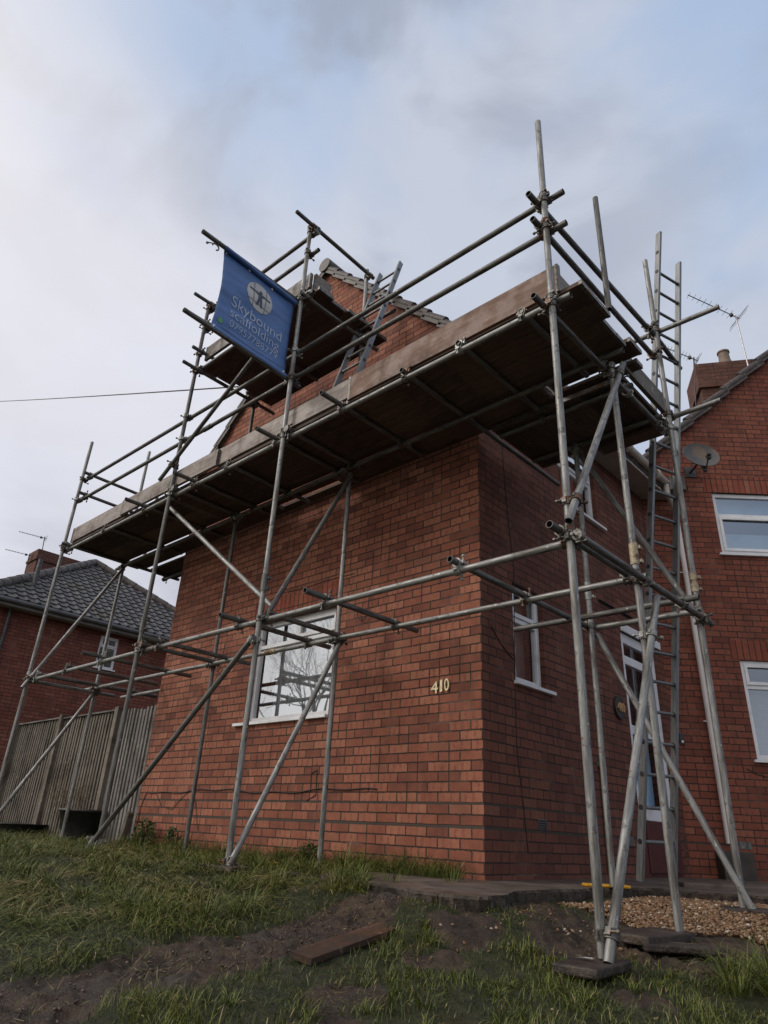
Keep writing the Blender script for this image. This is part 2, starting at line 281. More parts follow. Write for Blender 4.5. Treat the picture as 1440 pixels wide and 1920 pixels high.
# ------------------------------------------------------------------ helpers
W = {}
class MB:
    def __init__(s): s.v = []; s.f = []; s.mi = []; s.sm = []
    def add(s, vs, fs, mi=0, smooth=False):
        k = len(s.v); s.v += [tuple(x) for x in vs]; s.f += [tuple(i+k for i in f) for f in fs]
        s.mi += [mi]*len(fs); s.sm += [smooth]*len(fs); return s
    def box(s, x0, x1, y0, y1, z0, z1, mi=0, M_=None):
        vs = [Vector(p) for p in ((x0, y0, z0), (x1, y0, z0), (x1, y1, z0), (x0, y1, z0), (x0, y0, z1), (x1, y0, z1), (x1, y1, z1), (x0, y1, z1))]
        if M_ is not None: vs = [M_ @ q for q in vs]
        return s.add(vs, [(0, 3, 2, 1), (4, 5, 6, 7), (0, 1, 5, 4), (1, 2, 6, 5), (2, 3, 7, 6), (3, 0, 4, 7)], mi)
    def quad(s, a, b, c, d, mi=0): return s.add([a, b, c, d], [(0, 1, 2, 3)], mi)
    def tube(s, p0, p1, r=.02415, seg=16, hollow=False, r1=None, mi=0, mb=0, caps=True):
        p0, p1 = Vector(p0), Vector(p1); a = (p1-p0).normalized()
        q = a.orthogonal().normalized(); w = a.cross(q); r1 = r if r1 is None else r1
        def ring(c, rr): return [c+(q*math.cos(t)+w*math.sin(t))*rr for t in [2*math.pi*i/seg for i in range(seg)]]
        vs = ring(p0, r)+ring(p1, r1)
        s.add(vs, [(i, (i+1) % seg, seg+(i+1) % seg, seg+i) for i in range(seg)], mi, True)
        if hollow:
            ri = r*.84
            for c, rr, o, sg in ((p0, r, a, 1), (p1, r, -a, -1)):
                vs = ring(c, rr)+ring(c, ri)+ring(c+o*.09, ri)
                f1 = [(i, seg+i, seg+(i+1) % seg, (i+1) % seg) for i in range(seg)]
                f2 = [(seg+i, 2*seg+i, 2*seg+(i+1) % seg, seg+(i+1) % seg) for i in range(seg)]
                if sg < 0: f1 = [f[::-1] for f in f1]; f2 = [f[::-1] for f in f2]
                s.add(vs, f1, mi); s.add(vs, f2, mb, True)
                s.add(ring(c+o*.09, ri), [tuple(range(seg))[::-sg]], mb)
        elif caps:
            s.add(ring(p0, r), [tuple(range(seg))[::-1]], mi); s.add(ring(p1, r1), [tuple(range(seg))], mi)
        return s
    def sphere(s, c, r, n=10, m_=6, mi=0, sc_=(1, 1, 1)):
        c = Vector(c); vs = []; fs = []
        for j in range(m_+1):
            t = math.pi*j/m_
            for i in range(n):
                a = 2*math.pi*i/n; vs.append(c+Vector((math.sin(t)*math.cos(a)*sc_[0], math.sin(t)*math.sin(a)*sc_[1], math.cos(t)*sc_[2]))*r)
        for j in range(m_):
            for i in range(n): fs.append((j*n+i, (j+1)*n+i, (j+1)*n+(i+1) % n, j*n+(i+1) % n))
        return s.add(vs, fs, mi, True)
def tag(o, label=None, cat=None, group=None, kind=None):
    for k, v_ in (('label', label), ('category', cat), ('group', group), ('kind', kind)):
        if v_: o[k] = v_
    return o
def mesh_of(name, mb, mats, bevel=0):
    me = bpy.data.meshes.new(name); me.from_pydata([tuple(v_) for v_ in mb.v], [], mb.f); me.update()
    for m_ in (mats if isinstance(mats, (list, tuple)) else [mats]): me.materials.append(m_)
    me.polygons.foreach_set('material_index', mb.mi); me.polygons.foreach_set('use_smooth', mb.sm)
    return me
def link(name, me, parent=None, Wm=None, bevel=0):
    o = bpy.data.objects.new(name, me); col.objects.link(o); Wm = Wm if Wm is not None else Matrix.Identity(4)
    W[o] = Wm; o.matrix_basis = Wm
    if parent is not None: o.parent = parent; o.matrix_parent_inverse = W[parent].inverted()
    if bevel:
        b = o.modifiers.new('bevel', 'BEVEL'); b.width = bevel; b.segments = 2; b.limit_method = 'ANGLE'; b.angle_limit = R(40)
    return o
def obj(name, mb, mats, parent=None, Wm=None, bevel=0): return link(name, mesh_of(name, mb, mats), parent, Wm, bevel)
def empty(name, loc, label=None, cat=None, group=None):
    o = link(name, None, None, Matrix.Translation(loc)); o.empty_display_size = .2
    return tag(o, label, cat, group)
def frame_m(origin, ang): return Matrix.Translation(origin) @ Matrix.Rotation(ang, 4, 'Z')
def text_mesh(body, size, extrude=0.0, sx=1.0, bold=0.0):
    cu = bpy.data.curves.new('t', 'FONT'); cu.body = body; cu.size = size; cu.extrude = extrude; cu.offset = bold
    cu.resolution_u = 4; o = bpy.data.objects.new('t', cu); col.objects.link(o)
    dg = bpy.context.evaluated_depsgraph_get(); dg.update()
    me = bpy.data.meshes.new_from_object(o.evaluated_get(dg)); bpy.data.objects.remove(o); bpy.data.curves.remove(cu)
    me.materials.clear()
    vs = np.empty(len(me.vertices)*3); me.vertices.foreach_get('co', vs); vs = vs.reshape(-1, 3); vs[:, 0] *= sx
    me.vertices.foreach_set('co', vs.ravel()); return me
def np_mesh(name, V, F, mats, tone=None, smooth=False, attr='tone'):
    """F: (n,k) uniform polygon array"""
    me = bpy.data.meshes.new(name); n, k = F.shape
    me.vertices.add(len(V)); me.vertices.foreach_set('co', V.astype(np.float32).ravel())
    me.loops.add(n*k); me.loops.foreach_set('vertex_index', F.astype(np.int32).ravel())
    me.polygons.add(n); me.polygons.foreach_set('loop_start', np.arange(n, dtype=np.int32)*k)
    me.polygons.foreach_set('use_smooth', np.full(n, smooth))
    me.update(calc_edges=True); me.validate()
    for m_ in (mats if isinstance(mats, (list, tuple)) else [mats]): me.materials.append(m_)
    if tone is not None:
        a = me.attributes.new(attr, 'FLOAT', 'POINT'); a.data.foreach_set('value', tone.astype(np.float32))
    return me

# ------------------------------------------------------------------ ground
def sstep(x, a, b): t = np.clip((x-a)/(b-a), 0, 1); return t*t*(3-2*t)
def segdist(x, y, P_):
    d = np.full(np.shape(x), 9.0)
    for (ax, ay), (bx, by) in zip(P_[:-1], P_[1:]):
        t = np.clip(((x-ax)*(bx-ax)+(y-ay)*(by-ay))/((bx-ax)**2+(by-ay)**2), 0, 1)
        d = np.minimum(d, np.hypot(x-ax-t*(bx-ax), y-ay-t*(by-ay)))
    return d
PE = [(-1.1, -.02), (-1.0, -.7), (-.75, -.98), (-.45, -1.22), (-.1, -1.30), (.25, -1.26), (.5, -1.42), (.78, -1.46), (.93, -1.36), (.90, -1.1), (.76, -.85), (.70, -.45), (.74, -.1), (.70, .35), (.78, .9), (.95, 1.15), (1.6, 1.25), (2.6, 1.7), (3.6, 2.6), (5.2, 4.3)]
def zbase(x, y):
    u = .573*x-.82*y
    z = np.interp(u, [.3, 2.02, 3.0, 4, 5, 6], [0, -.19, -.31, -.6, -1.0, -1.3])
    z = z-.055*sstep(x, .35, .8)*sstep(y, -2.2, -1.2)
    d = segdist(x, y, PE[1:13])
    return np.where((z < -.035) & (y < -.2), np.minimum(z+.15*(1-sstep(d, .0, .55)), -.035-.028*sstep(x, .6, .8)), z)
trk = np.array([(.9, -5.5), (.55, -4.2), (.42, -3.4), (.42, -2.8), (.42, -2.3), (.36, -1.8), (.40, -1.4), (.62, -1.1), (.95, -.85), (1.3, -.6)])
def segdist(x, y, P_):
    d = np.full(np.shape(x), 9.0)
    for (ax, ay), (bx, by) in zip(P_[:-1], P_[1:]):
        t = np.clip(((x-ax)*(bx-ax)+(y-ay)*(by-ay))/((bx-ax)**2+(by-ay)**2), 0, 1)
        d = np.minimum(d, np.hypot(x-ax-t*(bx-ax), y-ay-t*(by-ay)))
    return d
def wob(x, y, s=1.0):
    return (np.sin(x*3.1*s+1.3*np.sin(y*2.3*s))+np.sin(y*4.3*s+1.7*np.sin(x*1.9*s)+2)+.6*np.sin((x+y)*9.1*s+1))/2.6
def soil(x, y):
    d = segdist(x, y, trk); w = .25+.13*wob(x, y, 1.7)
    m = 1-sstep(d, w*.75, w*1.25)
    # small bare patches
    for cx_, cy_, r_ in ((.55, -.8, .5), (1.15, -2.55, .16), (1.05, -1.95, .16), (1.35, -2.75, .10), (.95, -1.55, .2), (-.9, -1.35, .16), (1.35, -1.05, .3), (1.9, -1.6, .12), (1.75, -.75, .35), (-.2, -1.15, .4)):
        m = np.maximum(m, 1-sstep(np.hypot(x-cx_, y-cy_)+.05*wob(x, y, 3), r_*.7, r_*1.2))
    # gravel strip and the foot of the side wall
    m = np.maximum(m, sstep(x, .7, .95)*sstep(y, -.55, -.30)*(1-sstep(y, 6, 7)))
    return m
xs = np.unique(np.round(np.concatenate([np.geomspace(400, 13, 14)*-1, np.arange(-12, -1.6, .2), np.arange(-1.6, 3.2, .017), np.arange(3.2, 8, .25), np.geomspace(8, 400, 14)]), 4))
ys = np.unique(np.round(np.concatenate([np.geomspace(400, 9, 14)*-1, np.arange(-8, -4.2, .2), np.arange(-4.2, .4, .017), np.arange(.4, 12, .4), np.geomspace(12, 400, 14)]), 4))
X_, Y_ = np.meshgrid(xs, ys)
Z_ = zbase(X_, Y_); SO = soil(X_, Y_)
rough_ = np.zeros_like(Z_)
for j in range(len(ys)):
    if -4.4 < ys[j] < .6:
        for i in range(len(xs)):
            if -1.8 < xs[i] < 3.4: rough_[j, i] = mnoise.fractal(Vector((xs[i]*10, ys[j]*10, 0)), .62, 2.1, 7)
Z_ += rough_*(.006+.026*SO)*(1-sstep(X_, .7, .95)*sstep(Y_, -.5, -.3)*.8) - SO*.012
nx, ny = len(xs), len(ys)
idx = np.arange(nx*ny).reshape(ny, nx)
F_ = np.stack([idx[:-1, :-1], idx[:-1, 1:], idx[1:, 1:], idx[1:, :-1]], -1).reshape(-1, 4)
gme = np_mesh('ground', np.stack([X_, Y_, Z_], -1).reshape(-1, 3), F_, m_ground, SO.ravel(), True, 'soil')
tag(link('ground', gme), kind='structure')
def gz(x, y): return float(zbase(np.array(x), np.array(y)))

# concrete path round the corner, broken front edge
pe = PE
pin = [(5.2, 9.5), (0, 4.3), (0, -.02)]
rr = random.Random(3); outer = []
for (ax, ay), (bx, by) in zip(pe[:-1], pe[1:]):
    n_ = max(2, int(math.hypot(bx-ax, by-ay)/.03))
    for k_ in range(n_):
        t = k_/n_; outer.append((ax+(bx-ax)*t+.016*math.sin(len(outer)*.37)+rr.uniform(-.012, .012), ay+(by-ay)*t+.02*math.sin(len(outer)*.23+1)+rr.uniform(-.012, .012)))
outer.append(pe[-1])
mb = MB(); ring_ = outer+pin; n_ = len(ring_)
inner = [(x+(.012 if 0 < i < len(outer)-1 else 0)*rr.uniform(-1, .2), y+.015*(1 if 0 < i < len(outer)-1 and x < 1 and y < -.5 else 0)) for i, (x, y) in enumerate(ring_)]
mb.add([(x, y, .010) for x, y in inner], [tuple(range(n_))])
mb.add([(x, y, .010) for x, y in inner]+[(x+rr.uniform(-.01, .01), y, -.005) for x, y in ring_]+[(x+rr.uniform(-.035, .0), y+rr.uniform(.01, .05), -.10) for x, y in ring_],
       [(i, i+1, n_+i+1, n_+i) for i in range(n_-1)]+[(n_+i, n_+i+1, 2*n_+i+1, 2*n_+i) for i in range(n_-1)], 1)
pth = obj('path', mb, [m_conc, noisy('broken_edge', (.045, .034, .028), (.085, .066, .054), 14, .95, 0, 1.0, bd=.03, detail=9)]); tag(pth, kind='structure')
# raised step/kerb line behind the gravel
mb = MB()
mb.box(0, 3.6, 0, .42, -.2, .045)
o = obj('pavement', mb, m_conc, Wm=frame_m((.86, 1.62, 0), R(35)), bevel=.012); tag(o, kind='structure')
# ------------------------------------------------------------------ walls
def wall_grid(mb, x0, x1, z0, z1, holes, rev=.11, mi=0):
    xs_ = sorted({x0, x1, *[h[0] for h in holes], *[h[1] for h in holes]}); zs_ = sorted({z0, z1, *[h[2] for h in holes], *[h[3] for h in holes]})
    for a, b in zip(xs_[:-1], xs_[1:]):
        for c_, d in zip(zs_[:-1], zs_[1:]):
            if any(h[0] <= a and b <= h[1] and h[2] <= c_ and d <= h[3] for h in holes): continue
            mb.quad((a, 0, c_), (b, 0, c_), (b, 0, d), (a, 0, d), mi)
    for a, b, c_, d in holes:
        mb.quad((a, 0, c_), (a, 0, d), (a, rev, d), (a, rev, c_), mi); mb.quad((b, 0, d), (b, 0, c_), (b, rev, c_), (b, rev, d), mi)
        mb.quad((a, 0, d), (b, 0, d), (b, rev, d), (a, rev, d), mi); mb.quad((b, 0, c_), (a, 0, c_), (a, rev, c_), (b, rev, c_), mi)
def window(house, Wm, x0, x1, z0, z1, bars_h=(), bars_v=(), sashes=(), inset=.055, fw=.055, glass_m=None, back=None, sill=None, name='window', label=None, sill_m=None, fm=None, bvr=None, muntin=None):
    """frame mesh = part; pane, sill and curtain are its sub-parts"""
    fm = fm or m_upvc; glass_m = glass_m or m_glass; y0, y1 = inset, inset+.06; f = MB()
    f.box(x0, x1, y0, y1, z1-fw, z1); f.box(x0, x1, y0, y1, z0, z0+fw)
    f.box(x0, x0+fw, y0, y1, z0+fw, z1-fw); f.box(x1-fw, x1, y0, y1, z0+fw, z1-fw)
    for z in bars_h: f.box(x0+fw, x1-fw, y0+.002, y1-.002, z-fw*.42, z+fw*.42)
    for x, za, zb in bars_v: f.box(x-fw*.42, x+fw*.42, y0+.003, y1-.003, za, zb)
    for a, b, c_, d in sashes:
        s_ = .042; yy = y0-.014
        f.box(a, b, yy, y0+.02, d-s_, d); f.box(a, b, yy, y0+.02, c_, c_+s_); f.box(a, a+s_, yy, y0+.02, c_+s_, d-s_); f.box(b-s_, b, yy, y0+.02, c_+s_, d-s_)
    fr = obj(name, f, fm, house, Wm, bevel=.004)
    if label: fr['label'] = label
    g = MB(); g.quad((x0+.02, y0+.030, z0+.02), (x1-.02, y0+.030, z0+.02), (x1-.02, y0+.030, z1-.02), (x0+.02, y0+.030, z1-.02))
    obj('pane', g, glass_m, fr, Wm)
    if muntin:
        g = MB()
        for a in muntin[0]: g.box(a-.006, a+.006, y0+.018, y0+.026, z0+fw, z1-fw)
        for a in muntin[1]: g.box(x0+fw, x1-fw, y0+.016, y0+.028, a-.006, a+.006)
        obj('glazing_bars', g, fm, fr, Wm)
    if sill:
        s_ = MB(); s_.box(x0-sill[0], x1+sill[1], -.045, y0+.01, z0-.035, z0-.002); obj('sill', s_, sill_m or fm, fr, Wm, bevel=.004)
    if back:
        for nm, mt, a, b, c_, d, wav in back:
            k = MB(); n_ = max(2, int((b-a)/.02)) if wav else 1
            xsn = [a+(b-a)*i/n_ for i in range(n_+1)]
            yy = [y1+.10+(.022*math.sin(x*55+2*math.sin(x*9)) if wav else 0) for x in xsn]
            k.add([(x, y, c_) for x, y in zip(xsn, yy)]+[(x, y, d) for x, y in zip(xsn, yy)], [(i, i+1, n_+2+i, n_+1+i) for i in range(n_)], 0, True)
            obj(nm, k, mt, fr, Wm)
    k = MB(); k.box(x0-.3, x1+.3, y1+.5, y1+.52, z0-.3, z1+.3); 
    obj('room_dark_sheet', k, m_room_dark, fr, Wm)  # near-black sheet; the unlit interior's darkness is in its colour
    return fr
def tile_roof(Wm, L_, H_, poly, pitch, parent, name='roof', mt=None, tw=.30, ex=.34, amp=.028, clip=None):
    """local: u along eave, v up the slope; Wm maps (u, y_in, z). One sheet of wavy stepped tiles clipped to poly in (u,v)."""
    du = tw/8; nu = int(L_/du)+1
    vs_ = []
    k = 0
    while k*ex < H_:
        vs_ += [(k*ex, .034), (k*ex+.001, .034), ((k+1)*ex-.004, .004)]; k += 1
    us = np.arange(nu)*du; vv = np.array([a for a, _ in vs_]); hh = np.array([b for _, b in vs_]); hh[::3] = 0.0
    U, V = np.meshgrid(us, vv); ph = (U/tw) % 1.0
    wav = np.where(ph < .45, np.sin(ph/.45*math.pi)*amp, -.004*np.sin((ph-.45)/.55*math.pi))
    wv = np.tile(hh[:, None], (1, nu)); Hh = wv+wav; Hh[::3] = wav[::3]-.012
    cp, sp_ = math.cos(pitch), math.sin(pitch)
    Pn = np.stack([U, V*cp-Hh*sp_, V*sp_+Hh*cp], -1).reshape(-1, 3)
    idx = np.arange(U.size).reshape(U.shape); Fq = np.stack([idx[:-1, :-1], idx[:-1, 1:], idx[1:, 1:], idx[1:, :-1]], -1).reshape(-1, 4)
    cu = U.ravel()[Fq].mean(1); cv = V.ravel()[Fq].mean(1)
    keep = np.ones(len(Fq), bool)
    for (ax, ay), (bx, by) in zip(poly, poly[1:]+poly[:1]): keep &= ((bx-ax)*(cv-ay)-(by-ay)*(cu-ax)) >= -1e-6
    me = np_mesh(name, Pn, Fq[keep], mt or m_tile, None, False)
    return link(name, me, parent, Wm)
def frieze(name, pts, r, mt, parent, Wm=None, n=None, seg=.38):
    """ridge or hip tiles: overlapping half rounds along a line"""
    a, b = Vector(pts[0]), Vector(pts[1]); L_ = (b-a).length; k = int(L_/seg); mb = MB(); d = (b-a)/k
    for i in range(k): mb.tube(a+d*i, a+d*(i+1.06), r*1.04, 12, r1=r*.94)
    return obj(name, mb, mt, parent, Wm)

# main house ------------------------------------------------------
house = empty('brick_house', (-2.65, 2, 0), 'red brick house with a steep gable, scaffolded, numbered 410', 'house')
GW = (-3.31, -1.89, 1.36, 2.52)
EAVE = 4.90; AP = (-2.66, 7.86)
mb = MB(); wall_grid(mb, -5.32, 0, -.35, EAVE, [GW])
mb.add([(-5.32, 0, EAVE), (0, 0, EAVE), (0, 0, 5.16), (AP[0], 0, AP[1]), (-5.32, 0, 5.16)], [(0, 1, 2, 3, 4)])
obj('gable_wall', mb, m_brick, house)
WS = frame_m((0, 0, 0), R(90))      # side wall: local x = world y, outward = world +x
SWn = (.52, 1.06, 1.60, 2.54); UWn = (1.60, 2.54, 3.88, 4.78); DR = (2.86, 3.86, .56, 2.62)
mb = MB(); wall_grid(mb, 0, 4.12, -.35, EAVE+.02, [SWn, UWn, DR], rev=.11)
mb.add([(4.12, 0, -.35), (7, 0, -.35), (7, 0, EAVE+.02), (4.12, 0, EAVE+.02)], [(0, 1, 2, 3)])
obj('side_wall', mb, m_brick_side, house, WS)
mb = MB(); mb.quad((-5.32, 0, -.35), (-5.32, 7, -.35), (-5.32, 7, EAVE), (-5.32, 0, EAVE)); mb.quad((-5.32, 7, -.35), (0, 7, -.35), (0, 7, EAVE), (-5.32, 7, EAVE))
mb.add([(-5.32, 7, EAVE), (0, 7, EAVE), (AP[0], 7, AP[1])], [(0, 1, 2)])
obj('rear_wall', mb, m_brick_far, house)
# gable window
x0, x1, z0, z1 = GW
window(house, None, x0, x1, z0, z1, bars_h=(2.235,), bars_v=((-2.60, 2.25, 2.47),), sashes=((-2.57, -1.935, 2.262, 2.475),), sill=(.15, .0), inset=.07,
       back=[('net_curtain', m_net, -3.08, -1.94, 1.40, 2.46, 1), ('red_curtain', noisy('red_curtain', (.22, .06, .06), (.15, .04, .04), 5, .8, 0, .1), -3.26, -3.10, 1.40, 2.45, 1)],
       label='large white window with a fixed lower pane in the gable wall')
# soldier lintel over it, 3 mm proud
mb = MB(); mb.box(-3.36, -1.84, -.003, .05, 2.522, 2.80); obj('lintel', mb, m_soldier, house)
mb = MB(); mb.box(x0-.02, x1+.02, -.03, .03, 2.515, 2.528); obj('drip_strip', mb, m_cable, house)
# side windows
a = SWn; window(house, WS, *a, bars_h=(2.20,), sashes=((a[0]+.045, a[1]-.045, 2.225, a[3]-.045),), sill=(.02, .12), inset=.05, glass_m=m_glass_side,
   back=[('frosted_film', m_mesh_curt, a[0]+.03, a[1]-.03, 1.62, 2.5, 0)], label='narrow white window with brown film on the side wall')
a = UWn; window(house, WS, *a, bars_h=(4.41,), sashes=((1.92, 2.50, 4.43, 4.74),), bars_v=((1.90, 3.92, 4.74),), sill=(.0, .16), inset=.05, glass_m=m_glass_side,
   back=[('orange_curtain', m_orange, 1.62, 2.40, 3.9, 4.76, 1)], label='upper white window with orange curtains')
# door, porch glass; flat coloured sheets behind the panes
a = DR
dr = window(house, WS, *a, bars_h=(2.30, 1.50,), inset=.03, fw=.12, name='door', glass_m=glass('door_glass', .28, (.70, .85, 1.0)),
   back=[('blue_sheet', noisy('pale_blue_door_sheet', (.42, .66, .90), (.34, .55, .78), 3, .6, 0, 0), a[0]+.1, a[1]-.1, .60, 1.50, 0), ('amber_interior_sheet', noisy('amber_interior_sheet', (.50, .30, .13), (.20, .14, .10), 3, .6, 0, 0), a[0]+.1, a[1]-.5, 1.52, 2.28, 0)], label='white framed glazed door with pale blue glass')
mb = MB(); mb.box(a[0]-.02, a[1]+.02, -.012, .05, .0, .555); mb.box(a[0]+.1, a[1]-.1, -.03, -.012, .05, .50); obj('door_step_panel', mb, m_redpaint, house, WS, bevel=.006)
mb = MB(); mb.box(a[0]+.02, a[1]+.16, -.02, .03, 2.62, 2.72); obj('door_head', mb, m_upvc, house, WS, bevel=.006)
mb = MB(); mb.box(2.35, 3.62, -.005, .03, 2.83, 2.85); mb.box(2.35, 3.62, -.03, .0, 2.85, 2.86); obj('lintel_drip', mb, m_cable, house, WS)
# crack and cable lines; the long one is a crack modelled as black tube
def polytube(mb, pts, r=.004, seg=6, mi=0):
    for p_, q_ in zip(pts[:-1], pts[1:]): mb.tube(p_, q_, r, seg, mi=mi)
mb = MB(); polytube(mb, [(.42, -.004, 4.7), (.43, -.004, 3.86), (.50, -.004, 3.1), (.56, -.004, 2.72), (.52, -.004, 1.9), (.50, -.004, 1.03), (.58, -.004, .5), (.62, -.004, .2)], .0045); polytube(mb, [(.14, -.006, 2.02), (.30, -.006, 1.88), (.46, -.006, 1.80), (.52, -.006, 1.78)], .004)
obj('crack_cable_line', mb, m_cable, house, WS)
# verge tiles, ridge, roof planes
def verge(parent, a, b, Wm, mt, name='verge', w0=-.07, w1=.12, tl=.345, roll=.048):
    a, b = Vector((a[0], 0, a[1])), Vector((b[0], 0, b[1])); L_ = (b-a).length; k = int(L_/tl); d = (b-a).normalized(); nrm = Vector((-d.z, 0, d.x))
    if nrm.z < 0: nrm = -nrm
    mb = MB(); st = L_/k
    for i in range(k):
        Mx = Matrix(((d.x, 0, nrm.x, a.x+d.x*st*i), (0, 1, 0, 0), (d.z, 0, nrm.z, a.z+d.z*st*i), (0, 0, 0, 1)))
        Tx = Mx @ Matrix.Rotation(R(4.5), 4, 'Y')
        mb.box(-.035, st+.02, w0, w1, .004, .026, M_=Tx)
        mb.box(-.035, st+.02, w0-.004, w0+.018, -.055, .024, M_=Tx)
        c0, c1 = Tx @ Vector((-.038, w0+.035, .018)), Tx @ Vector((st+.02, w0+.035, .018)); mb.tube(c0, c1, roll*1.06, 12, r1=roll)
        c0, c1 = Tx @ Vector((-.036, w1-.02, .012)), Tx @ Vector((st+.02, w1-.02, .012)); mb.tube(c0, c1, .03, 10)
    return obj(name, mb, mt, parent, Wm)
verge(house, (.30, 4.86), (AP[0], AP[1]+.03), None, m_tile_br); verge(house, (-5.62, 4.86), (AP[0], AP[1]+.03), None, m_tile_br)
mb = MB(); mb.tube((AP[0], -.10, AP[1]+.05), (AP[0], 7, AP[1]+.05), .115, 18); obj('ridge', mb, m_tile_br, house)
mb = MB()
for sgn, xe in ((1, .30), (-1, -5.62)):    # cement under the verge
    d = Vector((AP[0]-xe, 0, AP[1]-4.86)); n_ = 40
    pts = [Vector((xe, -.028, 4.86))+d*(i/n_) for i in range(n_+1)]
    for p_, q_ in zip(pts[:-1], pts[1:]): mb.add([p_+Vector((0, 0, -.055)), q_+Vector((0, 0, -.055)), q_+Vector((0, 0, .0)), p_, p_+Vector((0, .03, -.055)), q_+Vector((0, .03, -.055))], [(0, 1, 2, 3), (0, 4, 5, 1)])
obj('verge_mortar', mb, m_mortar, house)
pit = math.atan2(AP[1]-4.86, .30-AP[0]); SL = math.hypot(AP[1]-4.86, .30-AP[0])
tile_roof(frame_m((.34, -.03, 4.88), R(90)), 7.05, SL, [(0.1, 0), (7.0, 0), (7.0, SL), (.1, SL)], pit, house, 'roof')
mb = MB(); mb.quad((-5.62, -.03, 4.86), (-5.62, 7, 4.86), (AP[0], 7, AP[1]), (AP[0], -.03, AP[1])); obj('roof_slope', mb, m_tile, house)
mb = MB(); mb.quad((.33, 0, 4.80), (.33, 7, 4.80), (.33, 7, 4.90), (.33, 0, 4.90)); mb.quad((0, 0, 4.895), (.32, 0, 4.895), (.32, 4.3, 4.895), (0, 4.3, 4.895))
mb = MB(); mb.box(.0, 4.35, -.31, -.001, 4.865, 4.885)
obj('soffit', mb, m_soffit, house, WS)
mb = MB(); mb.box(.0, 4.38, -.335, -.311, 4.85, 5.0); obj('fascia', mb, m_upvc2, house, WS, bevel=.003)
mb = MB(); n_ = 10
for (ya, yb) in ((.0, 1.9), (1.9, 4.02)):
    vs = []
    for y in (ya, yb):
        for i in range(n_+1): t = math.pi*i/n_; vs.append((y, -.395-math.cos(t)*.058, 4.985-math.sin(t)*.062))
        for i in range(n_, -1, -1): t = math.pi*i/n_; vs.append((y, -.395-math.cos(t)*.052, 4.985-math.sin(t)*.054))
    k = 2*(n_+1); mb.add(vs, [(i, (i+1) % k, k+(i+1) % k, k+i) for i in range(k)]+[tuple(range(k))[::-1], tuple(range(k, 2*k))], 0, False)
for y in (1.0, 1.9, 2.8, 3.55, 3.70): mb.tube((y-.03, -.395, 4.975), (y+.03, -.395, 4.975), .066, 14, caps=True)
obj('gutter', mb, m_upvc2, house, WS)
obj('air_brick', MB().box(.80, .94, -.006, .02, .385, .47), m_galv2, house, WS)
ab = MB()
for i in range(4):
    for j in range(6): ab.box(.806+j*.022, .822+j*.022, -.0085, -.006, .392+i*.019, .404+i*.019)
obj('air_brick_hole_patches', ab, m_hole_dark, house, WS)  # raised black patches; the darkness of the openings is painted on
obj('air_brick', MB().box(2.52, 2.66, -.006, .02, .30, .385), m_galv2, house, WS)
mb = MB(); mb.box(.80, .86, -.05, 0, .98, 1.07); mb.tube((.83, -.03, 0.02), (.83, -.03, .98), .012, 8); 
o_ = MB(); o_.box(1.98, 2.04, -.04, 0, 1.0, 1.10); o_.tube((2.01, -.02, .05), (2.01, -.02, 1.0), .011, 8); obj('meter_pipe', o_, m_galv2, house, WS)
# crack in the brickwork above the gable window and the cables at the foot
mb = MB(); polytube(mb, [(-3.35, -.004, 2.74), (-3.1, -.004, 2.78), (-2.88, -.004, 2.84), (-2.5, -.004, 2.815), (-2.1, -.004, 2.83), (-1.64, -.004, 2.82)], .004); polytube(mb, [(-2.05, -.004, .62), (-2.06, -.004, .80), (-1.98, -.004, .83), (-1.97, -.004, .60), (-2.1, -.004, .55)], .004)
obj('crack_line', mb, m_cable, house)
mb = MB(); zz = lambda x: .64+.018*math.sin(x*3)+.01*math.sin(x*9); xx = [-5.25+i*.1 for i in range(42)]
polytube(mb, [(-5.25, -.01, .02), (-5.24, -.01, .45), (-5.16, -.01, .62)]+[(x, -.011, zz(x)) for x in xx[1:]], .0055)
polytube(mb, [(-4.2, -.008, zz(-4.2)), (-4.35, -.008, .55), (-4.5, -.008, .44), (-4.75, -.008, .47), (-4.9, -.008, .60)], .0035)
polytube(mb, [(-4.1, -.008, zz(-4.1)), (-4.0, -.008, .46), (-3.9, -.008, .25)], .003)
cb = obj('cable', mb, m_cable); tag(cb, 'thin black cable clipped along the foot of the gable wall', 'cable')

# wall hooks of wire near the gable window
for i, (x, z, s_) in enumerate(((-1.45, 2.36, 1), (-3.95, 2.12, 1))):
    mb = MB(); pts = []
    for k in range(15):
        t = math.pi*(1+k/14); pts.append((x+math.cos(t)*.075, -.035, z+math.sin(t)*.10))
    pts = [(x-.075, -.035, z+.06)]+pts+[(x+.085, -.035, z+.24)]; polytube(mb, pts, .0055)
    tag(obj('wire_loop', mb, m_cable), ['loop of black wire on the gable wall right of the window', 'loop of black wire on the gable wall left of the window'][i], 'wire', 'wire loops on the gable wall')

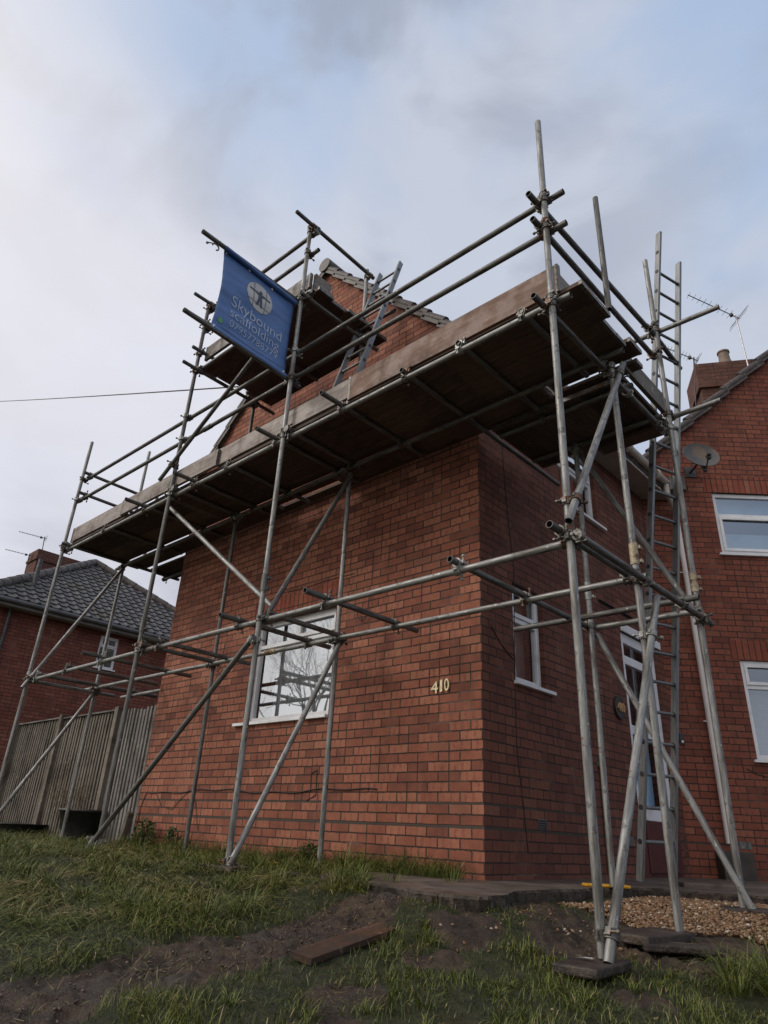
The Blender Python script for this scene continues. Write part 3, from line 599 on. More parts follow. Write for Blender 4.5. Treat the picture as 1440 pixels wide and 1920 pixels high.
# numbers
def digits_part(parent, s_, x, y, z, size, Wm, mt, sp_, name='digit', extr=.008, rot=0):
    for ch, (dx, wd_, dz) in zip(s_, sp_):
        me = text_mesh(ch, size, extr, bold=.001); me.materials.append(mt)
        co = np.empty(len(me.vertices)*3); me.vertices.foreach_get('co', co); co = co.reshape(-1, 3); mn, mx = co[:, 0].min(), co[:, 0].max()
        co[:, 0] = (co[:, 0]-mn)/(mx-mn)*wd_; me.vertices.foreach_set('co', co.ravel()); me.update()
        A = (Wm or Matrix.Identity(4)) @ Matrix.Translation((x+dx, y, z+dz)) @ Matrix.Rotation(R(90), 4, 'X') @ Matrix.Rotation(R(rot), 4, 'Z')
        link(name, me, parent, A)
hn = empty('house_number', (-.44, -.01, 1.45), 'pale brass numerals 410 screwed to the gable wall', 'house number')
digits_part(hn, '410', -.540, -.012, 1.45, .150, None, m_brass, ((0, .080, -.014), (.102, .026, -.004), (.150, .052, .0)))
pl = empty('number_plaque', (.01, 2.62, 1.70), 'round dark plaque with brass 410 beside the door', 'plaque')
mb = MB(); mb.tube((2.60, -.0, 1.68), (2.60, -.028, 1.68), .125, 28); obj('plate', mb, m_slate, pl, WS)
digits_part(pl, '410', 2.505, -.034, 1.635, .135, WS, m_brass2, ((.012, .068, .0), (.092, .026, 0), (.130, .056, 0)))

# ------------------------------------------------------------------ wing house at 45 degrees
TH = R(42); WW = frame_m((0, 4.1, 0), TH)
wing = empty('brick_house', (2, 6, 0), 'red brick house wing on the right with two white windows and a dark tiled verge', 'house')
LW1 = (1.02, 2.6, 4.06, 5.02); LW2 = (.99, 2.4, 1.33, 2.56)
mb = MB(); wall_grid(mb, 0, 6.4, -.35, 5.42, [LW1, LW2], rev=.10)
wv = lambda s_: 5.46+.915*s_
mb.add([(0, 0, 5.42), (6.4, 0, 5.42), (3.4, 0, wv(3.4))], [(0, 1, 2)])
obj('gable_wall', mb, m_brick_wing, wing, WW)
mb = MB(); mb.quad((0, 0, -.3), (0, 8, -.3), (0, 8, 5.42), (0, 0, 5.42)); mb.quad((6.4, 8, -.3), (6.4, 0, -.3), (6.4, 0, 5.42), (6.4, 8, 5.42)); mb.quad((6.4, 8, -.3), (0, 8, -.3), (0, 8, 5.42), (6.4, 8, 5.42)); obj('rear_wall', mb, m_brick_far, wing, WW)
verge(wing, (-.12, wv(-.12)-.01), (3.4, wv(3.4)), WW, m_tile_br, w0=-.09, w1=.10, tl=.41, roll=.055); verge(wing, (6.7, wv(.1)), (3.4, wv(3.4)), WW, m_tile_br)
mb = MB(); mb.quad((-.2, -.02, wv(-.2)-.01), (3.4, -.02, wv(3.4)-.01), (3.4, 8, wv(3.4)-.01), (-.2, 8, wv(-.2)-.01)); mb.quad((3.4, -.02, wv(3.4)-.01), (6.7, -.02, wv(.1)), (6.7, 8, wv(.1)), (3.4, 8, wv(3.4)-.01)); obj('roof', mb, m_tile_br, wing, WW)
mb = MB(); mb.tube((3.4, -.1, wv(3.4)+.03), (3.4, 8, wv(3.4)+.03), .11, 16); obj('ridge', mb, m_tile_br, wing, WW)
window(wing, WW, *LW1, bars_h=(4.67,), sashes=((1.075, 2.545, 4.115, 4.645),), sill=(.05, .05), inset=.035, fw=.06, glass_m=m_glass_side,
   back=[('blue_sheet', m_blue_room, 1.06, 2.56, 4.1, 4.45, 0), ('net_curtain', m_blue_room, 1.06, 2.56, 4.70, 5.0, 0)], label='upper white window, two wide panes, of the right house')
window(wing, WW, *LW2, bars_h=(2.22,), sashes=((1.045, 1.60, 2.245, 2.515),), sill=(.05, .05), inset=.035, fw=.06, glass_m=m_glass_side,
   back=[('grey_blind', m_grey_blind, 1.03, 2.36, 1.37, 2.22, 0)], label='lower white window with grey net of the right house')
for LWn, zt in ((LW1, 5.30), (LW2, 2.82)):
    mb = MB(); mb.box(LWn[0]-.10, LWn[1]+.10, -.003, .03, LWn[3]+.004, zt)
    o = obj('lintel', mb, brick('soldier%d' % int(zt), z0=LWn[3]+.02, soldier=True, cols=((.16, .045, .03), (.25, .070, .045), (.31, .10, .06)), split=False, L=.30), wing, WW)
mb = MB(); polytube(mb, [(.84, -.006, 1.22), (.95, -.006, 1.16), (1.10, -.006, 1.13), (1.4, -.006, 1.12)], .005); obj('crack_cable_line', mb, m_cable, wing, WW)
obj('air_brick', MB().box(.60, .74, -.006, .02, .33, .41), m_galv2, wing, WW)
bl = MB(); bl.box(.07, .13, -.02, 0, 1.46, 1.60)
db = empty('doorbell', WW @ Vector((.1, 0, 1.53)), 'small black doorbell with white button in the corner by the right house', 'doorbell'); obj('case', bl, m_black, db, WW, bevel=.004)
obj('button', MB().tube((.10, -.02, 1.50), (.10, -.026, 1.50), .014, 12), m_white, db, WW)
# downpipe with hopper from the gutter end
dp = empty('drainpipe', WW @ Vector((.47, -.06, .36)), 'pinkish white plastic downpipe in the corner between the houses', 'drainpipe')
gend = Vector((.395, 4.0, 4.93)); P0 = WW @ Vector((.425, -.075, 4.62)); P1 = WW @ Vector((.455, -.075, .38))
mb = MB(); mb.tube(P0, P1, .034, 16); obj('pipe', mb, m_pipe, dp)
mb = MB(); mb.tube(gend+Vector((0, 0, .0)), gend-Vector((0, 0, .13)), .042, 14); q_ = (gend-Vector((0, 0, .13))); mb.sphere(q_, .043); mb.tube(q_, P0+Vector((0, 0, .02)), .038, 14); mb.sphere(P0+Vector((0, 0, .02)), .041); mb.tube(P0+Vector((0, 0, .02)), P0-Vector((0, 0, .08)), .041, 14)
obj('swan_neck', mb, m_upvc2, dp)
for zc in (3.72, 1.75):
    t = (4.62-zc)/(4.62-.38); c_ = P0.lerp(P1, t); mb = MB(); mb.tube(c_-Vector((0, 0, .012)), c_+Vector((0, 0, .012)), .039, 16)
    w = WW.to_3x3() @ Vector((1, 0, 0)); mb.tube(c_-w*.075, c_-w*.03, .008, 8); obj('pipe_clip', mb, m_pipe, dp)
mb = MB(); mb.box(.40, .62, -.10, -.003, 5.0, 5.22); jb = obj('junction_box', mb, m_galv2, None, WW, bevel=.006); tag(jb, 'grey box on the wall behind the ladder, left of the satellite dish', 'box')
# gully box
mb = MB(); mb.box(.30, .66, -.20, -.01, -.06, .30); gl_ = obj('drain_surround', mb, noisy('black_gully', (.03, .025, .022), (.05, .04, .035), 6, .7), None, WW, bevel=.01); tag(gl_, 'dark rendered block at the foot of the downpipe', 'drain')
# satellite dish
dc = WW @ Vector((.73, -.42, 5.36)); dn_ = (WW.to_3x3() @ Vector((.12, -.97, .20))).normalized()
sdh = empty('satellite_dish', WW @ Vector((.93, 0, 5.35)), 'dark grey oval satellite dish bolted to the right house under the verge', 'satellite dish')
ex_ = Vector((0, 0, 1)).cross(dn_).normalized(); ex_ = (ex_+Vector((0, 0, .10))).normalized(); ey_ = dn_.cross(ex_).normalized(); ex_ = ey_.cross(dn_); Dq = Matrix((ex_, ey_, dn_)).transposed().to_4x4(); DM = Matrix.Translation(dc) @ Dq
mb = MB(); nr, na = 8, 40; vs = []; 
for j in range(nr+1):
    for i in range(na): a_ = 2*math.pi*i/na; r_ = j/nr; vs.append((math.cos(a_)*r_*.27, math.sin(a_)*r_*.215, .06*r_*r_))
fs = [(j*na+i, j*na+(i+1) % na, (j+1)*na+(i+1) % na, (j+1)*na+i) for j in range(nr) for i in range(na)]
mb.add(vs, fs, 0, True); mb.add([(x, y, z-.006) for x, y, z in vs], [f[::-1] for f in fs], 0, True)
k = nr*na; mb.add([vs[k+i] for i in range(na)]+[(vs[k+i][0]*1.012, vs[k+i][1]*1.012, vs[k+i][2]-.012) for i in range(na)], [(i, (i+1) % na, na+(i+1) % na, na+i) for i in range(na)])
obj('dish', mb, m_dish, sdh, DM)
mb = MB(); polytube(mb, [(0, -.235, .0), (-.01, -.22, .07), (-.03, -.17, .19)], .011, 8); mb.box(-.025, .025, -.26, -.12, -.03, .02); obj('feed_arm', mb, m_dark_metal, sdh, DM)
mb = MB(); mb.tube((-.03, -.17, .17), (-.03, -.14, .24), .026, 14); mb.box(-.055, -.005, -.20, -.14, .17, .22); obj('receiver', mb, m_black, sdh, DM)
wb = WW @ Vector((.76, 0, 5.34)); mb = MB(); polytube(mb, [wb, WW @ Vector((.76, -.22, 5.34)), DM @ Vector((0, -.05, -.02))], .02, 10); mb.box(.68, .84, -.012, -.001, 5.26, 5.42, M_=WW); obj('wall_bracket', mb, m_dark_metal, sdh)
# chimney of the wing and aerials
CH = frame_m((.34, 6.9, 0), R(30))
mb = MB(); mb.box(0, .95, 0, .8, 5.5, 8.72); mb.box(-.05, 1.0, -.05, .85, 8.25, 8.33); mb.box(-.045, .995, -.045, .845, 8.33, 8.80)
ch = obj('chimney', mb, m_chim, wing, CH)
mb = MB(); mb.tube((.56, .16, 8.80), (.56, .16, 8.95), .15, 20, r1=.11); mb.tube((.56, .16, 8.95), (.56, .16, 9.14), .105, 20, r1=.095); mb.tube((.56, .16, 9.14), (.56, .16, 9.17), .115, 20)
obj('chimney_pot', mb, m_pot, ch, CH)
def aerial(base, top, dirv, n_el, label, L_=.62, mt=None, mesh_refl=False, rl=.55):
    base, top = Vector(base), Vector(top); e = empty('tv_aerial', base, label, 'tv aerial', 'aerials on the roofs')
    mb = MB(); mb.tube(base, top, .014, 10); obj('mast', mb, mt or m_lead, e)
    d = Vector(dirv).normalized(); sd_ = d.cross(Vector((0, 0, 1))).normalized()
    b0 = top-Vector((0, 0, .05)); mb = MB(); mb.tube(b0-d*.08, b0+d*L_, .009, 8)
    for i in range(n_el):
        c_ = b0+d*(.12+(L_-.14)*i/(n_el-1)); w = .11-.03*i/n_el; mb.tube(c_-sd_*w, c_+sd_*w, .0035, 6)
    obj('boom', mb, m_dark_metal, e)
    mb = MB(); u_ = sd_.cross(d)
    for i in range(-2, 3):
        if i == 0: continue
        c_ = b0-d*(.03+.02*abs(i))+u_*(.035*i); mb.tube(c_-sd_*rl*.5, c_+sd_*rl*.5, .004, 6)
    mb.tube(b0-d*.03-u_*.08, b0-d*.03+u_*.08, .006, 6); obj('reflector', mb, m_lead, e)
    mb = MB(); c_ = b0+d*.09; mb.box(c_.x-.03, c_.x+.03, c_.y-.03, c_.y+.03, c_.z-.03, c_.z+.02); obj('dipole_box', mb, m_black, e)
    return e

# ------------------------------------------------------------------ neighbour on the left
nb = empty('brick_house', (-17, 3.3, 0), 'far brick house on the left with a dark hipped tile roof', 'house')
WN = frame_m((-13.8, -.1, 0), R(90)); NWn = (2.86, 3.37, 3.78, 4.60)
mb = MB(); wall_grid(mb, 0, 6.9, -.3, 4.72, [NWn], rev=.09); obj('side_wall', mb, m_brick_far, nb, WN)
mb = MB(); mb.quad((-22, -.1, -.3), (-13.8, -.1, -.3), (-13.8, -.1, 4.72), (-22, -.1, 4.72)); mb.quad((-22, 6.8, -.3), (-13.8, 6.8, -.3), (-13.8, 6.8, 4.72), (-22, 6.8, 4.72)); mb.quad((-22, -.1, -.3), (-22, 6.8, -.3), (-22, 6.8, 4.72), (-22, -.1, 4.72)); obj('rear_wall', mb, m_brick_far, nb)
window(nb, WN, *NWn, bars_h=(4.33,), sashes=((NWn[0]+.04, NWn[1]-.04, 4.345, NWn[3]-.04),), fw=.055, inset=.03, glass_m=m_glass_side, sill=(.04, .04),
   muntin=((3.11,), (4.05,)), label='small white window with glazing bars on the far left house')
mb = MB(); mb.box(-.1, 7, -.32, -.001, 4.70, 4.72); obj('soffit', mb, m_soffit, nb, WN)
mb = MB(); mb.box(-.35, 7.2, -.345, -.321, 4.68, 4.83); obj('fascia', mb, noisy('grey_fascia', (.20, .19, .185), (.14, .135, .13), 3, .6), nb, WN)
mb = MB(); mb.tube((-.4, -.40, 4.80), (7.2, -.40, 4.80), .058, 12); obj('gutter', mb, noisy('dark_gutter', (.09, .09, .095), (.13, .13, .135), 4, .5), nb, WN)
ax_ = Vector((-16.85, 3.38, 7.45)); e0 = Vector((-13.38, -.42, 4.84)); e1 = Vector((-13.38, 7.18, 4.84))
pn = math.atan2(ax_.z-4.84, e0.x-ax_.x); sl = math.hypot(ax_.z-4.84, e0.x-ax_.x)
tile_roof(frame_m(e0, R(90)), 7.6, sl, [(0, 0), (7.6, 0), (3.8, sl)], pn, nb, 'roof', tw=.255, ex=.255, amp=.032)
bk = Vector((-24, 3.38, 7.45)); mb = MB(); a2 = Vector((-24, -.42, 4.84)); a3 = Vector((-24, 7.18, 4.84))
mb.quad(a2, e0, ax_, bk); mb.quad(e1, a3, bk, ax_); obj('roof_slope', mb, m_tile, nb)
for a, b in ((e0, ax_), (e1, ax_), (ax_, bk)): frieze('hip_tiles', (a+Vector((0, 0, .03)), b+Vector((0, 0, .05))), .12, m_tile_br, nb)
mb = MB(); mb.box(-19.2, -18.5, 2.22, 3.60, 5, 7.62); mb.box(-19.25, -18.45, 2.17, 3.65, 7.62, 7.70); mb.box(-19.23, -18.47, 2.19, 3.63, 7.70, 7.97)
obj('chimney', mb, m_chim, nb)
mb = MB(); mb.tube((.55, -.06, .0), (.55, -.06, 4.7), .04, 10); mb.tube((.30, -.05, .0), (.30, -.05, 4.3), .03, 10); obj('downpipe', mb, m_dark_metal, nb, WN)
mb = MB(); mb.tube((-14.6, 1.10, 5.6), (-15.0, 1.6, 7.5), .05, 10); mb = MB(); mb.box(-.06, .06, -.02, .02, 0, 1.6); 
e = aerial((-18.6, 2.35, 7.9), (-18.6, 2.30, 8.45), (-.3, -1, .05), 9, 'thin tv aerial on the chimney of the far left house', .75, m_dark_metal, rl=.3)
e = aerial((-18.9, 2.12, 7.2), (-18.9, 2.10, 7.86), (-.3, -1, .05), 7, 'second lower tv aerial low on the far left chimney', .7, m_dark_metal, rl=.2)
mb = MB(); mb.tube((0, 0, 0), (0, 0, 1.0), .055, 12); fl = obj('flue_pipe', mb, m_dark_metal, None, Matrix.Translation((-14.2, .95, 5.2))); tag(fl, 'dark metal flue standing on the far left roof below the chimney', 'flue')
aerial(CH @ Vector((-.08, .3, 7.9)), (.30, 6.95, 9.05), (-.82, -.62, .62), 9, 'tv aerial strapped to the brick chimney of the right house', .62, m_dark_metal, rl=.34)
aerial((1.16, 7.2, 7.4), (1.14, 7.1, 9.75), (-.72, -.75, .55), 9, 'tall tv aerial on a silver mast behind the right house roof', 1.0, m_lead, rl=.62)
# overhead wire
mb = MB(); pts = [Vector((-56.0, 2.6, 30.1)).lerp(Vector((-3.60, -.20, 6.10)), t/20) for t in range(21)]
pts = [q_-Vector((0, 0, 1.0*4*(t/20)*(1-t/20)*.15)) for t, q_ in enumerate(pts)]; polytube(mb, pts, .012)
tag(obj('overhead_wire', mb, m_cable), 'single overhead wire crossing the sky to the roof', 'wire')
# ------------------------------------------------------------------ scaffolding: one bolted structure
scaf = empty('scaffolding', (-2.4, -1.35, 0), 'galvanised tube scaffolding wrapped round the gable and the side of the brick house', 'scaffolding')
TUBES = []
def T(kind, p0, p1, mt=None, label=None, couple=True):
    p0, p1 = Vector(p0), Vector(p1); d = (p1-p0); L_ = d.length
    q = d.to_track_quat('Z', 'Y').to_matrix().to_4x4(); Wm = Matrix.Translation(p0) @ q
    mb = MB().tube((0, 0, 0), (0, 0, L_), hollow=True, mb=1)
    o = obj(kind, mb, [mt or m_galv, m_bore], scaf, Wm)
    if label: o['label'] = label
    TUBES.append((o, p0, p1, kind, couple)); return o
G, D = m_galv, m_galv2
yo, yl = -1.355, -1.30
# standards
T('standard', (1.60, -1.36, -.18), (1.60, -1.36, 5.72), G, 'tallest upright at the near corner')
T('standard', (-1.385, yo, -.02), (-1.385, yo, 6.70), G); T('standard', (-3.475, yo, -.02), (-3.475, yo, 6.70), D); T('standard', (-6.37, yo, -.02), (-6.37, yo, 5.62), G)
T('standard', (-1.41, -.40, .02), (-1.41, -.40, 3.92), G); T('standard', (-3.48, -.40, .02), (-3.48, -.40, 5.60), D); T('standard', (-6.38, -.41, .0), (-6.38, -.41, 5.89), G)
T('standard', (1.60, -.435, -.12), (1.60, -.435, 3.78), G, 'upright with a pale rusty sleeve joint'); T('standard', (1.60, .69, -.05), (1.62, .73, 5.80), G); T('standard', (.77, .52, .02), (.76, .55, 3.82), G)
T('standard', (-1.385, -.40, 5.15), (-1.385, -.40, 6.74), G); T('standard', (1.655, -.475, 4.28), (1.655, -.475, 5.59), D, 'short upright clipped to the side guard rails')
T('standard', (-6.36, -.12, 3.9), (-6.36, -.12, 5.45), D)
# lower lift
T('ledger', (-6.50, yl, 1.93), (-3.30, yl, 1.935), G); T('ledger', (-3.30, yl, 1.935), (1.66, yl, 1.93), G)
T('ledger', (-6.62, -.455, 1.965), (-2.35, -.455, 1.96), G); T('ledger', (-2.35, -.455, 1.96), (1.68, -.455, 1.945), G)
for x, y0, y1, z, m_ in ((.73, -1.40, .62, 1.985, D), (-.60, -1.53, -.16, 1.988, D), (-1.33, -1.33, -.385, 1.985, D), (-1.76, -1.52, -.17, 1.99, D), (-3.13, -1.51, -.15, 1.99, D), (-3.41, -1.36, -.385, 1.985, D), (-4.40, -1.55, -.12, 1.99, D), (-5.31, -1.33, -.06, 1.99, D), (-6.2, -1.33, .45, 1.99, D), (-6.31, -1.36, -.15, 1.905, G)):
    T('transom', (x, y0, z), (x, y1, z), m_)
T('ledger', (-6.5, .06, 1.935), (-5.34, .06, 1.935), G)
T('ledger', (1.545, -1.50, 1.985), (1.545, -.33, 1.985), D); T('ledger', (1.655, -1.38, 1.93), (1.655, .82, 1.93), D)
T('transom', (.20, .22, 1.965), (1.78, .22, 1.965), D); T('transom', (.80, .575, 1.975), (1.66, .575, 1.975), G)
# main deck lift
T('ledger', (-6.45, yl, 3.80), (-2.6, yl, 3.80), G); T('ledger', (-2.6, yl, 3.80), (1.72, yl, 3.80), G)
T('ledger', (-6.5, -.455, 3.80), (-1.9, -.455, 3.83), D); T('ledger', (-1.9, -.455, 3.83), (1.72, -.455, 3.87-.03), D)
for x, y0, y1 in ((.17, -1.36, 1.28), (.75, -1.34, .62), (-.61, -1.57, -.12), (-1.33, -1.36, -.3), (-1.56, -1.57, -.12), (-2.4, -1.33, -.12), (-3.05, -1.58, -.12), (-3.41, -1.36, -.3), (-4.15, -1.58, -.12), (-5.2, -1.33, -.12), (-6.28, -1.42, .5), (1.33, -1.33, -.30)):
    T('transom', (x, y0, 3.856), (x, y1, 3.866), D)
T('ledger', (1.545, -1.52, 3.74), (1.545, .80, 3.745), D)
for y in (-.03, .57): T('transom', (.28, y, 3.80), (1.60, y, 3.80), D)
T('transom', (1.54, .80, 3.90), (2.05, .79, 3.90), G)
T('ledger', (-6.3, .25, 3.80), (-5.35, .25, 3.80), D)
# guard rails of the main deck
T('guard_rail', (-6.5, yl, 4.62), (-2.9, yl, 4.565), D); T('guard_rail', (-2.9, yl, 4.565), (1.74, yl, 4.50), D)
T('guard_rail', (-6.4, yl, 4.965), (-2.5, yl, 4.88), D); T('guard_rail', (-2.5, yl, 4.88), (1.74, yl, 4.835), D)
T('guard_rail', (1.545, -1.50, 4.78), (1.545, .86, 4.955), D); T('guard_rail', (1.545, -1.46, 4.545), (1.545, .80, 4.62), D)
T('guard_rail', (1.60, .62, 4.83), (1.60, 1.36, 4.80), D)
T('guard_rail', (1.32, .755, 4.88), (2.20, .755, 4.86), G, 'rail sticking out far to the right')
T('guard_rail', (-6.22, -1.40, 5.01), (-6.22, -.30, 5.0), D); T('guard_rail', (-6.22, -1.40, 4.67), (-6.22, -.30, 4.67), D)
# top lift
T('ledger', (-3.60, yl, 5.64), (-1.25, yl, 5.64), D); T('ledger', (-3.60, -.455, 5.58), (-1.2, -.455, 5.60), D)
T('transom', (-3.41, -1.58, 5.61-.02), (-3.41, -.10, 5.59-.02), D); T('transom', (-3.40, -1.50, 5.87), (-3.40, -1.15, 5.87), D)
T('transom', (-1.32, -1.42, 5.58), (-1.32, -.2, 5.56), D); T('transom', (-2.4, -1.4, 5.60), (-2.4, -.2, 5.62), D)
T('guard_rail', (-3.6, yl, 6.66), (-1.30, yl, 6.60), D); T('guard_rail', (-3.6, yl, 6.32), (-1.25, yl, 6.27), D)
T('guard_rail', (-3.42, -1.62, 6.70), (-3.42, -1.1, 6.70), D); T('guard_rail', (-3.42, -1.62, 6.36), (-3.42, -1.1, 6.36), D)
T('guard_rail', (-1.33, -1.62, 6.66), (-1.33, -.33, 6.62), D)
T('banner_pole', (-1.43, -2.61, 5.575), (-1.43, -1.20, 5.565), D); T('banner_pole', (-1.43, -2.62, 4.565), (-1.43, -1.20, 4.50), D)
T('transom', (-1.25, -1.0, 6.0), (-1.25+1.15, -.55, 5.95), D) if False else None
T('transom', (-1.55, -.345, 5.88), (-.91, -.345, 5.85), D)
# braces
T('brace', (-3.66, -1.25, 3.74), (-1.36, -1.25, 2.06), G, 'bright bracing tube falling to the right below the deck'); T('brace', (-1.36, -1.41, 1.76), (-3.60, -1.41, .0), D)
T('brace', (-1.345, -.37, 2.02), (-1.345, -1.41, -.06), G); T('brace', (-1.34, -.44, 3.74), (-1.34, -1.30, 2.0), D)
T('brace', (-6.31, -.44, 3.78), (-6.31, -1.42, 1.80), G); T('brace', (-6.31, -.42, 1.96), (-6.31, -1.42, .05), G)
T('brace', (-3.70, -1.415, 4.04), (-1.50, -1.415, 5.42), D)
T('brace', (1.655, -1.42, -.19), (1.655, -.26, 1.86), G, 'leaning tube meeting the near corner upright at the ground'); T('brace', (1.66, -.34, 3.80), (1.66, -1.48, 1.98), G, 'leaning tube with an open lower end')
T('brace', (.74, .60, 3.78), (1.62, .60, 1.96), D); T('brace', (.79, .58, 1.92), (1.67, .67, -.07), G)

def coupler(mbc, p, d):
    """split ring with hinge pin and a bolt"""
    d = d.normalized(); mbc.tube(p-d*.021, p+d*.021, .0315, 18); mbc.tube(p-d*.024, p-d*.018, .034, 18); mbc.tube(p+d*.018, p+d*.024, .034, 18)
def add_couplers():
    n = 0
    for i in range(len(TUBES)):
        for j in range(i+1, len(TUBES)):
            o1, a0, a1, k1, c1 = TUBES[i]; o2, b0, b1, k2, c2 = TUBES[j]
            u = a1-a0; v_ = b1-b0; w = a0-b0
            A, B, C_, D_, E_ = u.dot(u), u.dot(v_), v_.dot(v_), u.dot(w), v_.dot(w); den = A*C_-B*B
            if den < .02*A*C_: continue
            s_ = (B*E_-C_*D_)/den; t = (A*E_-B*D_)/den
            if not (0.0 <= s_ <= 1 and 0.0 <= t <= 1): continue
            p = a0+u*s_; q = b0+v_*t; dist = (p-q).length
            if dist > .105 or dist < .03: continue
            ru = random.Random(i*97+j)
            mbc = MB(); coupler(mbc, p, u); coupler(mbc, q, v_)
            off = (q-p).normalized(); mid = (p+q)/2
            mbc.tube(mid-off*.02, mid+off*.02, .022, 10)
            for c_, dd, sg in ((p, u.normalized(), -1), (q, v_.normalized(), 1)):
                sd_ = dd.cross(off).normalized()*ru.choice((-1, 1))
                bpt = c_+sd_*.040
                mbc.tube(bpt-off*.012*sg, bpt+off*.058*-sg*-1, .006, 8); mbc.tube(bpt+off*.040*sg, bpt+off*.055*sg, .012, 6)
                mbc.box(-.013, .013, -.010, .010, -.017, .017, M_=Matrix.Translation(c_+sd_*.036) @ dd.to_track_quat('Z', 'Y').to_matrix().to_4x4())
                mbc.tube(c_-sd_*.036-dd*.016, c_-sd_*.036+dd*.016, .008, 8)
            zinc = ru.random() < .16
            obj('coupler', mbc, m_coup2 if zinc else m_coup, o1 if k1 != 'standard' else o1); n += 1
    return n
NC = add_couplers()
# sleeve joints
def sleeve(i_obj, p, d, mt, L_=.20):
    p, d = Vector(p), Vector(d).normalized(); mb = MB(); mb.tube(p-d*L_/2, p+d*L_/2, .030, 18)
    sd_ = d.orthogonal().normalized()
    for t in (-.05, .05):
        mb.tube(p+d*t+sd_*.02, p+d*t+sd_*.055, .012, 8); mb.box(-.02, .02, -.02, .02, -.012, .012, M_=Matrix.Translation(p+d*t+sd_*.036))
    obj('sleeve_joint', mb, mt, i_obj)
TD = [t_ for t_ in TUBES]
def tube_near(p):
    p = Vector(p); best = None
    for o, a, b, k, c_ in TD:
        t = max(0, min(1, (p-a).dot(b-a)/(b-a).length_squared)); d = (a+(b-a)*t-p).length
        if best is None or d < best[0]: best = (d, o, a+(b-a)*t, b-a)
    return best[1:]
for p_, mt in (((1.60, -.435, 2.13), m_sleeve), ((1.60, .69, 2.25), m_sleeve), ((.76, .53, 2.3), m_coup2), ((-1.385, yo, 2.26), m_galv2), ((-3.475, yo, 2.22), m_galv2), ((-3.30, yl, 1.935), m_coup), ((-2.35, -.455, 1.96), m_sleeve), ((-3.0, yl, 4.56), m_galv2), ((-3.0, yl, 3.80), m_coup), ((-6.37, yo, 1.95), m_coup2)):
    o, p2, d = tube_near(p_); sleeve(o, p2, d, mt, .16)
# loose open coupler hanging from the banner pole
mb = MB(); pts = []
for k in range(12):
    t = R(-70)+k*R(250)/11; pts.append((-1.43, -2.44+.036*math.cos(t), 5.50+.036*math.sin(t)))
polytube(mb, pts, .008, 8); mb.tube((-1.43, -2.42, 5.545), (-1.43, -2.40, 5.60), .012, 8); polytube(mb, [(-1.43, -2.46, 5.53), (-1.43, -2.53, 5.49)], .006, 8); mb.tube((-1.43, -2.53, 5.485), (-1.43, -2.54, 5.475), .013, 8)
pole = [t_ for t_ in TUBES if t_[3] == 'banner_pole'][0][0]; obj('open_coupler', mb, m_coup, pole)

# ------------------------------------------------------------------ boards
def board(name, x0, x1, y0, y1, z0, z1, mt, label, cat, group=None, rot=None, band=None):
    cx_, cy_, cz_ = (x0+x1)/2, (y0+y1)/2, z0; Wm = Matrix.Translation((cx_, cy_, cz_))
    if rot: Wm = Wm @ rot
    mb = MB(); 
    ax = 'X' if (x1-x0) > (y1-y0) else 'Y'; hx, hy, hz = (x1-x0)/2, (y1-y0)/2, z1-z0
    mb.box(-hx, hx, -hy, hy, 0, hz)
    if band is None: band = True
    mats = [mt, m_coup2]
    o = obj(name, mb, mt, None, Wm, bevel=.003); tag(o, label, cat, group)
    for s_ in (-1, 1):
        bb = MB()
        if ax == 'X': bb.box(*sorted((s_*(hx+.001), s_*(hx-.025))), -hy-.0015, hy+.0015, -.0015, hz+.0015)
        else: bb.box(-hx-.0015, hx+.0015, *sorted((s_*(hy+.001), s_*(hy-.025))), -.0015, hz+.0015)
        obj('end_band', bb, m_coup, o, Wm)
    return o
rb = random.Random(5)
rows = [(-1.268, -1.048), (-1.040, -.820), (-.812, -.592), (-.584, -.364+.0)]
rn = ['outermost row', 'second row from outside', 'third row from outside', 'fourth row from outside']
segs = [(-6.42, -3.75, 'left end'), (-3.73, -.62, 'middle'), (-.60, 1.75, 'right end')]
for (y0, y1), nm in zip(rows, rn):
    if y0 < -.5 and y1 > -.4: y0, y1 = -.584, -.43+.0
    for (x0, x1, sn) in segs:
        e0_, e1_ = (rb.uniform(-.05, .05) if sn == 'left end' else 0), (rb.uniform(-.04, .05) if sn == 'right end' else 0)
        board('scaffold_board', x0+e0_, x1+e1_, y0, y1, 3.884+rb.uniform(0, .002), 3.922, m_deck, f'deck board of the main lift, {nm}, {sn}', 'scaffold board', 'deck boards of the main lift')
for (x0, x1, sn) in ((-6.45, -2.85, 'left end'), (-1.75, .93, 'right end')):
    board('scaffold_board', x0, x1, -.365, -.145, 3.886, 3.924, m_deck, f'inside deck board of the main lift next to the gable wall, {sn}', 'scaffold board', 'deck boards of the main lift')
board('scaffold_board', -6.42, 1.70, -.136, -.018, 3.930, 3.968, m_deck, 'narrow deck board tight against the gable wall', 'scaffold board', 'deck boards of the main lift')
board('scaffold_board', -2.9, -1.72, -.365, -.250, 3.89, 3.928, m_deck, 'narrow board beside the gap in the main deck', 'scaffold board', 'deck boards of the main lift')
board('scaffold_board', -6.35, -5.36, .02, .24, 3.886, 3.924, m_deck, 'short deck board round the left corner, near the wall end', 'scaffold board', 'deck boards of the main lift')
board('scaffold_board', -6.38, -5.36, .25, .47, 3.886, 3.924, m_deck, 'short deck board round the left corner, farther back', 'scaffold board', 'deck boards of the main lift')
board('scaffold_board', .95, 1.76, -.385, -.165, 3.96, 3.998, m_deck, 'loose board end sticking out past the side toe board', 'scaffold board')
xw = [(.25, .47), (.478, .698), (.706, .926), (.934, 1.154), (1.162, 1.382), (1.39, 1.565)]
